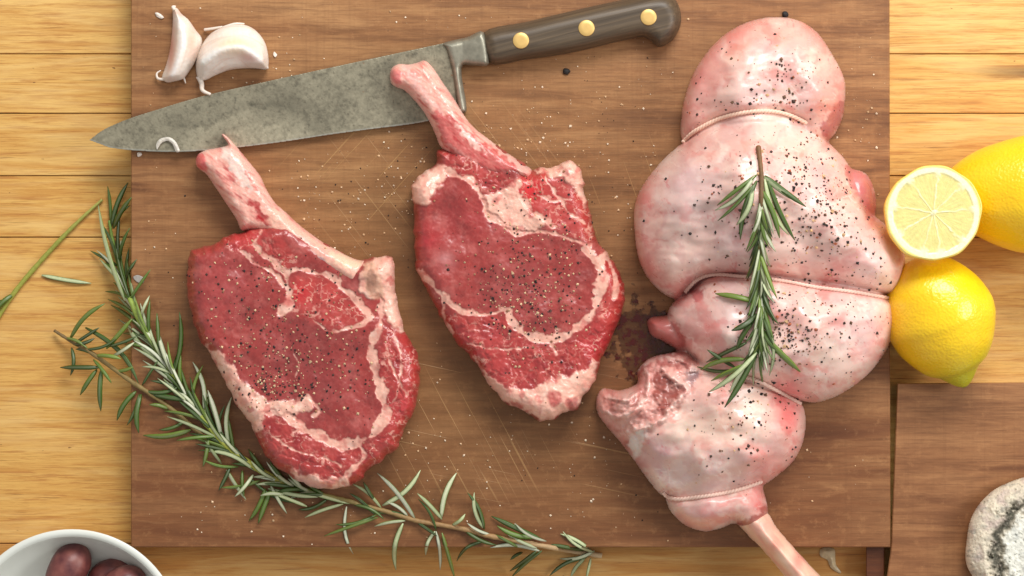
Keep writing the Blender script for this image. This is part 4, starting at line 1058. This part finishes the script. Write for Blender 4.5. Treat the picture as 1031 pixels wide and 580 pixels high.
# B: dense sprig climbing from below the left steak
leavesB = [((125.6, 302.6), (100, 205), T_, 5.4), ((111.6, 226), (108, 187.7), N_), ((114, 230), (133, 199), N_, 5), ((112, 228), (130, 184), N_, 5), ((113, 222), (131, 207), N_), ((123, 272), (121, 242), N_), ((125.6, 302), (103, 260.7), N_), ((163, 365), (128, 323), T_, 5.6), ((177, 381), (160, 333), T_, 5.4),
    ((174, 379), (179, 314), N_, 4.6), ((195, 412), (165, 381), T_, 5.2), ((205, 416), (192, 365), T_, 5.0), ((223, 440), (209, 393), T_, 5.2), ((232, 452), (235, 400), T_, 5.2), ((205, 422), (182, 402), T_), ((228, 473), (248, 503), T_, 4.6), ((223, 467), (206, 443), T_), ((257, 474), (205, 456), T_, 4.4), ((240, 470), (205, 462), N_),
    ((273, 492), (260, 527), N_, 5), ((267, 492), (250, 524), N_, 4.6), ((262, 484), (222, 490), N_), ((290, 500), (262, 500), T_), ((272, 488), (289, 517), T_), ((232, 470), (220, 494), N_), ((244, 474), (246, 500), N_), ((210, 440), (204, 470), N_), ((255, 478), (236, 500), T_, 4), ((250, 480), (300, 505), N_), ((270, 492), (320, 500), T_, 4.6)]
sprig("thick dense rosemary sprig climbing the left edge of the board beside the left steak", [(296, 492), (280, 484), (264, 474.5), (236, 456), (211, 430), (188, 400), (162, 358), (140, 322), (124, 282), (114, 245), (110, 222)],
      [3.1, 3.4, 3.4, 3.0, 2.3, 1.4], board_h, leavesB, [(6, 60, 13, 24, 36, 6, 24, .45, 3.4), (60, 300, 9.5, 38, 60, 6, 26, .5, 3.5), (70, 300, 20, 26, 42, 26, 60, .1, 3.5)], 9, [(168, 150, 76), (180, 180, 76), (168, 180, 78), (144, 166, 72), (116, 146, 64)])
# D: small sprig on the tabletop, stem running onto the board
leavesD = [((70, 342), (107, 307), N_, 5.4), ((75, 346), (100, 330), N_), ((72, 350), (70, 378), N_), ((74, 347), (95, 340), N_), ((86, 330), (137, 388), N_, 5.2), ((107, 351), (133, 321), N_, 5.2), ((100, 370), (60.5, 370), N_, 4.8), ((97.7, 372), (81, 398), N_, 4.6), ((102, 372), (102, 414), N_, 5.4), ((109, 349), (138, 338), N_), ((112, 360), (136, 344), T_),
    ((86, 352), (118, 338), N_), ((137, 394), (118.6, 424), N_, 5), ((140, 397), (127, 428), N_), ((142, 397), (141, 436), N_, 5.4), ((146, 394), (180, 388), N_), ((143, 388), (160, 362), N_), ((117, 374), (134, 369), N_), ((93, 356), (76, 352), N_), ((96, 358), (122, 362), N_), ((192, 433), (144, 437), N_, 6.2), ((186, 424), (160, 432), N_), ((150, 396), (196, 402), N_, 5.4), ((94, 362), (112, 386), N_), ((66, 340), (88, 352), N_), ((170, 412), (150, 408), N_)]
sprig("small leafy rosemary sprig lying on the table left of the board", [(55, 333), (74, 345), (93, 356), (114, 371), (135, 386), (153.5, 398), (170, 410), (186, 423), (205, 440), (222, 456)],
      [1.5, 2.2, 2.4, 2.4, 2.2], lambda x, y: ZB if x > 131 else max(0.0, ZB - (131 - x) * .42), leavesD, [], 15, [(120, 96, 60), (140, 118, 70), (132, 110, 62), (128, 104, 60)], 3.0)
# A: bare stalk
sprig("bare green-yellow rosemary stalk on the table at the far left", [(-14, 342), (0, 316), (18, 290), (40, 264), (62, 240), (82, 220), (103, 201)], [2.8, 2.6, 2.4, 2.0, 1.5], board_h, [((14, 296), (-6, 318), N_, 5), ((8, 303), (-10, 310), N_)], [], 19, [(150, 152, 62), (156, 158, 66), (146, 150, 64), (168, 164, 84)], 3.2)
# E: sprig on the leg of lamb
leavesE = [((760, 177), (718.5, 210.5), T_, 5), ((762, 176), (722, 207), N_), ((770, 177), (811.6, 208), N_, 5), ((768, 177), (806, 203), T_, 4.4), ((773, 182), (801, 241.6), N_, 5), ((770, 180), (796, 236), T_, 4.6), ((762, 182), (747, 241.6), N_, 5), ((760, 185), (722, 222), N_), ((766, 190), (784, 240), N_, 5), ((758, 190), (740, 226), T_, 5),
    ((770, 340), (806, 374.5), N_, 6), ((762, 353), (729, 410), N_, 5.4), ((762, 355), (713, 394), T_, 5.2), ((752, 345), (711, 365), N_), ((762, 304), (720, 296), N_, 6), ((762, 316), (736, 332), N_, 5.6), ((775, 332), (773, 378), T_), ((758, 362), (735, 396), T_, 5), ((750, 362), (706, 374), N_, 5), ((745, 372), (702, 368), N_), ((755, 366), (716, 384), N_, 5), ((768, 330), (782, 352), N_), ((760, 320), (742, 352), N_, 5.2), ((740, 370), (712, 352), N_, 4)]
sprig("fresh rosemary sprig tucked under the twine on top of the leg of lamb", [(763.5, 148), (765.5, 164), (766.6, 180), (766, 215), (765, 249), (766.6, 290), (767.6, 322), (764, 345), (754, 362)],
      [2.3, 2.2, 1.8, 1.6, 1.2], lamb_h, leavesE, [(48, 200, 5.5, 34, 54, 2, 22, .4, 3.3), (60, 195, 14, 26, 38, 14, 36, .25, 3.4)], 23, [(122, 84, 52), (112, 84, 50), (120, 128, 64), (128, 146, 72)], 3.0)
# loose leaf
v, f, c = leaf_geo((42, 277), (92, 285), 1.6, 1.6, board_h, random.Random(2), True, 4.6, 0.02, 1.0)
o = mesh_obj("rosemary_leaf", v, f, M_leaf, None, np.array(c)); tag(o, "single loose rosemary needle on the table under the bare stalk", "rosemary leaf")
# tiny leaf scrap by the lemon
v, f, c = leaf_geo((896, 181), (903, 172), ZB - 10, 8, board_h, random.Random(6), False, 4, 0.02, 1.0)

# ---------------------------------------------------------------- garlic
def garlic(label, out, H, rad, ridge, pink, extra=None, seed=0, tips=()):
    root = empty("garlic_clove", label, "garlic clove", P(*np.mean(out, 0), ZB), "unpeeled garlic cloves")
    o = smooth_closed(out, 6)
    inf = inflate(o, H, 2.0, iters=500)
    rl = smooth_closed(ridge, 4, False)
    def zf(x, y, d):
        q, _, _, _ = seg_dist(x, y, rl, False)
        return ZB + 3 + np.maximum(inf(x, y, d), 0) * 0.8 + H * .32 * np.exp(-(q / 9) ** 2) * sstep(0, 6, d) + .35 * fbm(x, y, 4, 700 + seed, 3)
    def cf(x, y, d, z):
        c = np.tile(S(240, 228, 216), (len(x), 1)); n = fbm(x, y, 14, 710 + seed, 4)
        c = lerp(c, S(228, 208, 192), sstep(0, .5, n) * .6)
        for (gx, gy, rx, ry, col, k) in pink:
            c = lerp(c, S(*col), np.exp(-(((x - gx) / rx) ** 2 + ((y - gy) / ry) ** 2)) * k)
        q, _, _, t = seg_dist(x, y, rl, False)
        # dry veins running with the clove
        vv = fbm(q, t * 6, 3.2, 720 + seed, 2); c = lerp(c, S(222, 186, 168), sstep(.15, .5, vv) * .35)
        c = lerp(c, S(250, 246, 242), np.exp(-(q / 3) ** 2) * .6)
        return c
    relief("clove", o, zf, cf, 0.6, ZB + .3, M_garlic, root, 3.0)
    for (pts, w0, w1) in tips:
        n = len(pts); p = smooth_closed(pts, 5, False)
        v, f = tube([(a, b, zc) for a, b, zc in p], np.interp(np.linspace(0, 1, len(p)), [0, .5, 1], [w0, (w0 + w1) * .55, w1]), 7)
        mesh_obj("skin_tail", v, f, M_garlic, root, np.tile(S(238, 222, 208), (len(v), 1)))
    return root
garlic("upright narrow pinkish garlic clove, left one above the knife blade", [(174, 9), (178, 8), (183, 14), (190, 20), (197, 30), (203, 38), (203, 46), (198, 60), (192, 70), (185, 79), (176, 82), (168, 83), (163, 78), (167, 66), (171, 50), (173, 34), (174, 20)], 24, 10,
       [(178, 16), (183, 34), (182, 52), (174, 76)], [(172, 48, 5, 26, (222, 158, 140), .95), (193, 42, 6, 16, (232, 178, 154), .8), (179, 14, 5, 4, (206, 150, 130), .6)], seed=1,
       tips=[([(165, 80, ZB + 6), (159, 79, ZB + 5), (158, 74, ZB + 4), (162, 71, ZB + 3)], 1.6, .6), ([(176, 10, ZB + 10), (174, 7, ZB + 9), (177, 6.5, ZB + 8)], 2, .8), ([(185, 78, ZB + 4), (187, 84, ZB + 2)], 1.2, .4)])
garlic("plump white half-moon garlic clove, right one above the knife blade", [(197, 66), (199, 54), (205, 42), (213, 33), (224, 27), (236, 24.5), (248, 25.5), (258, 31), (266, 41), (269.5, 52), (270.5, 64), (268, 70), (258, 69), (244, 69), (230, 71), (217, 76), (206, 81), (199, 78)], 32, 16,
       [(204, 62), (222, 50), (244, 48), (262, 60)], [(252, 57, 12, 6, (230, 184, 176), .8), (238, 46, 18, 8, (240, 210, 166), .85), (212, 60, 10, 12, (246, 240, 232), .4)], seed=2,
       tips=[([(200, 77, ZB + 8), (203, 84, ZB + 5), (204, 91, ZB + 9.5), (212, 95, ZB + 11)], 3.0, 1.4), ([(206, 30, ZB + 3), (213, 29, ZB + 6), (224, 27, ZB + 8)], 1.6, 1.0), ([(224, 28, ZB + 8), (236, 24, ZB + 9), (246, 24, ZB + 6)], 1.4, .8), ([(266, 65, ZB + 10), (270, 69, ZB + 7)], 3, .8)])
def flake(name, pts, z, label, col=(236, 220, 206), thick=.5, curl=2.0, cat="garlic skin"):
    p = smooth_closed(pts, 6); r = relief(name, p, lambda x, y, d: z + 1.0 + curl * np.minimum(1, d / 4) + 1.0 * fbm(x, y, 6, 800, 3), lambda x, y, d, zz: np.tile(S(*col), (len(x), 1)) * (1 + .15 * fbm(x, y, 4, 810, 3))[:, None], .6, z + .2, M_garlic, None, .6)
    tag(r, label, cat, None); return r
flake("garlic_skin", [(158, 151), (157, 146), (160, 140.5), (167, 138), (173, 139), (178, 144), (181, 152), (177, 153), (174, 146), (169, 142), (163, 144), (160, 148)], ZB + 9, "curled scrap of garlic skin on the knife blade near its tip", (206, 198, 186), curl=2)
flake("garlic_skin", [(156, 13), (160, 13), (165, 17), (163, 19), (158, 17)], ZB, "tiny garlic skin sliver on the board left of the cloves")
flake("garlic_skin", [(138, 154), (141, 153), (143, 156), (139, 158)], ZB, "tiny garlic skin crumb at the board's left edge below the knife tip")
flake("garlic_skin", [(826, 553), (832, 551), (840, 553), (841, 561), (842, 569), (847, 576), (844, 577), (836, 571), (833, 564), (826, 560)], 0, "papery garlic skin with a thin tail lying on the table by the shank bone", (204, 184, 146), curl=2.5)
flake("garlic_skin", [(134, 279), (139, 277), (145, 280), (144, 285), (138, 284)], ZB, "small greyish skin scrap on the board's left edge by the dense rosemary", (170, 164, 156), curl=.3)
flake("garlic_skin", [(276, 52), (279, 55), (277, 58), (275, 55)], ZB, "tiny pale skin crumb on the board right of the plump clove", curl=1)

# ---------------------------------------------------------------- lemons
def lathe_lemon(label, c, R, L, ang, cz, tilt, nub, green, seed, orange=(251, 204, 20)):
    """body of revolution about its long axis; c plan centre; R radius, L half length; nub end toward +axis"""
    root = empty("lemon", label, "lemon", P(c[0], c[1], 0), "whole lemons")
    nu, nv = 90, 96; V = []; C = []; F = []
    cw = np.array(P(c[0], c[1], cz)); k = (D - (cz - ZB)) / D * K
    a = math.radians(ang); ax = np.array([math.cos(a) * math.cos(tilt), -math.sin(a) * math.cos(tilt), math.sin(tilt)]); sx = np.cross(ax, [0, 0, 1.0]); sx /= np.linalg.norm(sx); ux = np.cross(sx, ax)
    for i in range(nu + 1):
        t = -math.cos(math.pi * i / nu)          # -1..1
        r = math.sqrt(max(0, 1 - t * t)) ** (1.06)
        e = max(0, t - .55) / .45
        r = r * (1 - .12 * max(0, t)); xl = t
        if nub:
            xl = t + nub * max(0, t - .86) / .14 * .13; r = r * (1 - .22 * sstep(.74, .96, np.array(t)))
        for j in range(nv):
            b_ = 2 * math.pi * j / nv
            n1 = float(perlin(t * 2.2 + seed, math.cos(b_) * 1.2 + math.sin(b_) * .7, seed)) * .030 + float(perlin(t * 6 + seed, math.cos(b_) * 3 + math.sin(b_) * 2, seed)) * .008
            rr_ = r * (1 + n1)
            V.append(cw + k * (ax * xl * L + (sx * math.cos(b_) + ux * math.sin(b_)) * rr_ * R))
            g = float(sstep(green[0], green[1], np.array(t + .10 * math.cos(b_ - green[2]) + .08 * n1 * 20)))
            q = .5 + .5 * math.sin(n1 * 60)
            base = S(*orange) * (1 - .35 * q) + S(250, 220, 40) * .35 * q
            C.append(base * (1 - g * .85) + S(172, 178, 38) * g * .85)
    for i in range(nu):
        for j in range(nv): F.append((i * nv + j, (i + 1) * nv + j, (i + 1) * nv + (j + 1) % nv, i * nv + (j + 1) % nv))
    mesh_obj("peel", V, F, M_lemon, root, np.array(C))
    if nub:
        tip = cw + k * ax * L * (1 + nub * .115); v = []; f = []
        for l, (h, r_) in enumerate(((-4, 5.5), (-0.5, 4.4), (1.0, 3.0), (0.7, 1.2))):
            for j in range(12):
                b_ = 2 * math.pi * j / 12; v.append(tip + k * (ax * h + (sx * math.cos(b_) + ux * math.sin(b_)) * r_ * (1 + .12 * math.sin(5 * b_))))
        for l in range(3):
            for j in range(12): f.append((l * 12 + j, (l + 1) * 12 + j, (l + 1) * 12 + (j + 1) % 12, l * 12 + (j + 1) % 12))
        f.append(tuple(reversed(range(36, 48))))
        mesh_obj("stem_end", v, f, M_lemon, root, np.tile(S(150, 158, 48), (len(v), 1)))
    return root
lathe_lemon("whole yellow lemon touching the small board, with a green stem end", (946, 321), 55, 66, 68, 54, -.12, 1.0, (.30, 1.05, math.radians(180)), 3)
lathe_lemon("big plain yellow lemon at the right edge, behind the cut lemon half", (1056, 196), 63, 108, 182, 60, -.10, 0.0, (3, 4, 0), 8, (253, 202, 18))
# half lemon
hl = empty("lemon_half", "cut lemon half, pale flesh facing up, resting against the two whole lemons", "lemon half", P(940, 215, 0))
def halflemon():
    hz = 112.0; cx, cy, R = 940.0, 214.5, 48.5
    k = (D - (hz - ZB)) / D * K; cw = np.array(P(cx, cy, hz)); V = []; C = []; F = []; nv = 120
    rim = lambda b_: R * (1 + .018 * math.sin(2 * b_ + .6) + .012 * math.sin(5 * b_) + .008 * math.sin(11 * b_))
    prof = [(0.965, 0.0), (0.985, -.6), (1.0, -2.2)] + [(math.cos(t) ** .9 if math.cos(t) > 0 else 0, -2.2 - 44 * math.sin(t)) for t in np.linspace(.08, math.pi / 2 - .001, 16)]
    for (r, dz) in prof:
        for j in range(nv):
            b_ = 2 * math.pi * j / nv; q = rim(b_) * r
            V.append(cw + k * np.array([q * math.cos(b_), q * math.sin(b_), dz])); C.append(S(240, 222, 130) if dz > -1 else S(246, 208, 60))
    for i in range(len(prof) - 1):
        for j in range(nv): F.append((i * nv + j, (i + 1) * nv + j, (i + 1) * nv + (j + 1) % nv, i * nv + (j + 1) % nv))
    mesh_obj("peel", V, F, M_lemon, hl, np.array(C))
    V = []; C = []; F = []; nr = 70; nv = 240
    rnd = random.Random(5); ang = []; a = .1
    while a < 6.28 - .2: ang.append(a); a += rnd.uniform(.44, .80)
    ang = np.array(ang)
    for i in range(nr + 1):
        u = i / nr
        for j in range(nv):
            b_ = 2 * math.pi * j / nv; q = rim(b_) * .967 * u
            x = q * math.cos(b_); y = q * math.sin(b_)
            rr_ = q / R; w1 = float(fbm(np.array([x]), np.array([y]), 9, 900, 3)[0])
            dd = np.abs((b_ + .10 * w1 - ang + math.pi) % (2 * math.pi) - math.pi) * q
            wall = float(sstep(1.1 + .7 * w1, .2, dd.min()))
            core = float(sstep(5.0, 2.2, math.hypot(x * .8 + y * .5, (y * .8 - x * .5) * 1.9) + 1.5 * w1))
            pith = float(sstep(.815, .855, rr_ + .02 * w1))
            # corners of segments near the pith are rounded
            pith = max(pith, float(sstep(.70, .86, rr_)) * float(sstep(5, 1.2, dd.min())))
            fib = float(perlin(b_ * 34, rr_ * 3.2, 905)); fib2 = float(perlin(b_ * 12, rr_ * 5, 915))
            c = S(226, 214, 140) * (1 + .09 * fib + .09 * fib2); c = c * (1 - .0) 
            m = max(wall * .55 * (0.75 + .5 * fib2), core * .8, pith * (.9 + .1 * fib2)); c = c * (1 - m) + S(248, 242, 206) * m
            o_ = float(sstep(.93, .97, rr_ + 0.0)); c = c * (1 - o_ * .8) + S(244, 214, 80) * o_ * .8
            dz = .15 * fib - 1.1 * (1 - m) * 1.0 + 0.4
            V.append(cw + k * np.array([x, y, dz - .5])); C.append(c)
    for i in range(nr):
        for j in range(nv): F.append((i * nv + j, (i + 1) * nv + j, (i + 1) * nv + (j + 1) % nv, i * nv + (j + 1) % nv))
    mesh_obj("flesh", V, F, M_flesh, hl, np.array(C))
halflemon()

# ---------------------------------------------------------------- bowl of olives
def lathe(name, c, prof, mat, n=96, parent=None):
    V = []; F = []
    base = np.array([(c[0] - CX) * K, -(c[1] - CY) * K, 0]) 
    for (r, z) in prof:
        for j in range(n):
            b_ = 2 * math.pi * j / n; V.append(base + K * np.array([r * math.cos(b_), r * math.sin(b_), z]))
    for i in range(len(prof) - 1):
        for j in range(n): F.append((i * n + j, i * n + (j + 1) % n, (i + 1) * n + (j + 1) % n, (i + 1) * n + j))
    return mesh_obj(name, V, F, mat, parent)
hb = 66.0; kk = (D - (hb - ZB)) / D
bc = (CX + (72 - CX) * kk, CY + (645 - CY) * kk); R0 = 112 * kk
prof = [(0.1, 1), (R0 * .42, 1), (R0 * .44, 3), (R0 * .56, 6), (R0 * .78, 22), (R0 * .93, 44), (R0 * .985, hb - 4), (R0, hb - 1.5), (R0 - 1.2, hb), (R0 - 4.2, hb + .3), (R0 - 6.8, hb - 1.2), (R0 - 8.2, hb - 4), (R0 - 15, hb - 22), (R0 - 32, hb - 42), (R0 - 58, 12), (0.1, 9)]
pp = smooth_closed(prof, 4, False)
o = lathe("bowl", bc, [tuple(q) for q in pp], M_bowl); tag(o, "white glazed round bowl holding purple olives in the bottom left corner", "bowl")
def olive(px, py, z, rx, ry, ang, tilt, label, seed):
    me_V = []; F = []; nu, nv = 28, 32
    k = (D - (z - ZB)) / D * K; cw = np.array(P(px, py, z)); a = math.radians(ang)
    ax = np.array([math.cos(a) * math.cos(tilt), -math.sin(a) * math.cos(tilt), math.sin(tilt)]); sx = np.cross(ax, [0, 0, 1.0]); sx /= np.linalg.norm(sx); ux = np.cross(sx, ax)
    for i in range(nu + 1):
        t = -math.cos(math.pi * i / nu); r = math.sqrt(max(0, 1 - t * t)) * (1 - .10 * t)
        for j in range(nv):
            b_ = 2 * math.pi * j / nv; n1 = float(perlin(t * 1.8 + seed, math.cos(b_) + 2 * math.sin(b_), seed)) * .05
            me_V.append(cw + k * (ax * t * rx + (sx * math.cos(b_) + ux * math.sin(b_)) * r * (1 + n1) * ry))
    for i in range(nu):
        for j in range(nv): F.append((i * nv + j, (i + 1) * nv + j, (i + 1) * nv + (j + 1) % nv, i * nv + (j + 1) % nv))
    o = mesh_obj("olive", me_V, F, M_olive); tag(o, label, "olive", "olives in the white bowl")
olive(68, 574, 40, 30, 19.5, 118, .35, "purple olive farthest left in the white bowl, standing on end", 1)
olive(121, 592, 42, 28, 20, 150, .1, "purple olive on the right in the white bowl, in front of a darker one", 2)
olive(112, 580, 24, 24, 18, 170, .0, "dark shaded olive wedged behind the right-hand one in the bowl", 3)
olive(84, 612, 30, 27, 19, 30, .1, "purple olive deep in the middle of the white bowl", 4)

# ---------------------------------------------------------------- rinded cheese
ch_c = (1042, 549)
ch_out = [(ch_c[0] + 70 * math.cos(t) * (1 + .012 * math.sin(5 * t) + .012 * math.sin(9 * t + 1)), ch_c[1] + 69 * math.sin(t) * (1 + .014 * math.sin(7 * t))) for t in np.linspace(0, 2 * math.pi, 60, endpoint=False)]
def chf(x, y):
    w1 = fbm(x, y, 16, 950, 4, .6); w2 = fbm(x, y, 5, 960, 4, .65)
    r = np.hypot((x - ch_c[0] - 5) * 1.06, (y - ch_c[1] - 7) * .96)
    r = r + 13 * w1 + 5 * w2
    return r, w1, w2
def chz(x, y, d):
    r, w1, w2 = chf(x, y)
    z = 27 + 30 * (.35 + .65 * np.sqrt(np.clip(1 - (1 - np.minimum(d / 16, 1)) ** 2, 0, 1)))
    z += 3.5 * np.exp(-((r - 58) / 7) ** 2) - 5 * np.exp(-((r - 47) / 4.5) ** 2) + 2.5 * sstep(44, 34, r) + 1.6 * w1 + 1.3 * w2 + .7 * fbm(x, y, 2.6, 970, 2)
    return z
def chc(x, y, d, z):
    r, w1, w2 = chf(x, y); w3 = fbm(x, y, 3.2, 980, 4, .7)
    c = np.tile(S(218, 206, 184), (len(x), 1)); c = lerp(c, S(192, 172, 162), sstep(-.1, .4, w1) * sstep(44, 52, r) * .8)
    c = lerp(c, S(228, 228, 218), sstep(44, 36, r) * .8); c = lerp(c, S(150, 156, 154), sstep(.0, .5, fbm(x, y, 18, 990, 3)) * sstep(44, 36, r) * .6)
    c = lerp(c, S(48, 50, 40), np.exp(-((r - 47.5) / 5.0) ** 2) * sstep(-.5, .1, w2 + .2) * .9)
    c = lerp(c, S(70, 76, 50), sstep(.28, .42, w3 + .25 * w2) * sstep(52, 40, r) * sstep(20, 34, r) * .8)
    c = lerp(c, S(80, 84, 62), sstep(.26, .42, w3) * .7); c = lerp(c, S(56, 58, 44), sstep(.30, .45, fbm(x, y, 5, 997, 4, .7)) * sstep(58, 48, r) * .7)
    c = lerp(c, S(142, 140, 130), sstep(.1, .4, fbm(x * .4 + y * .3, y, 6, 995, 4)) * sstep(50, 56, r) * .5)
    return c
o = relief("cheese", smooth_closed(ch_out, 3), chz, chc, .9, 27.3, M_cheese, None, 4); tag(o, "round cheese with wrinkled white and grey mould rind on the small board", "cheese")

sc.render.film_transparent = False
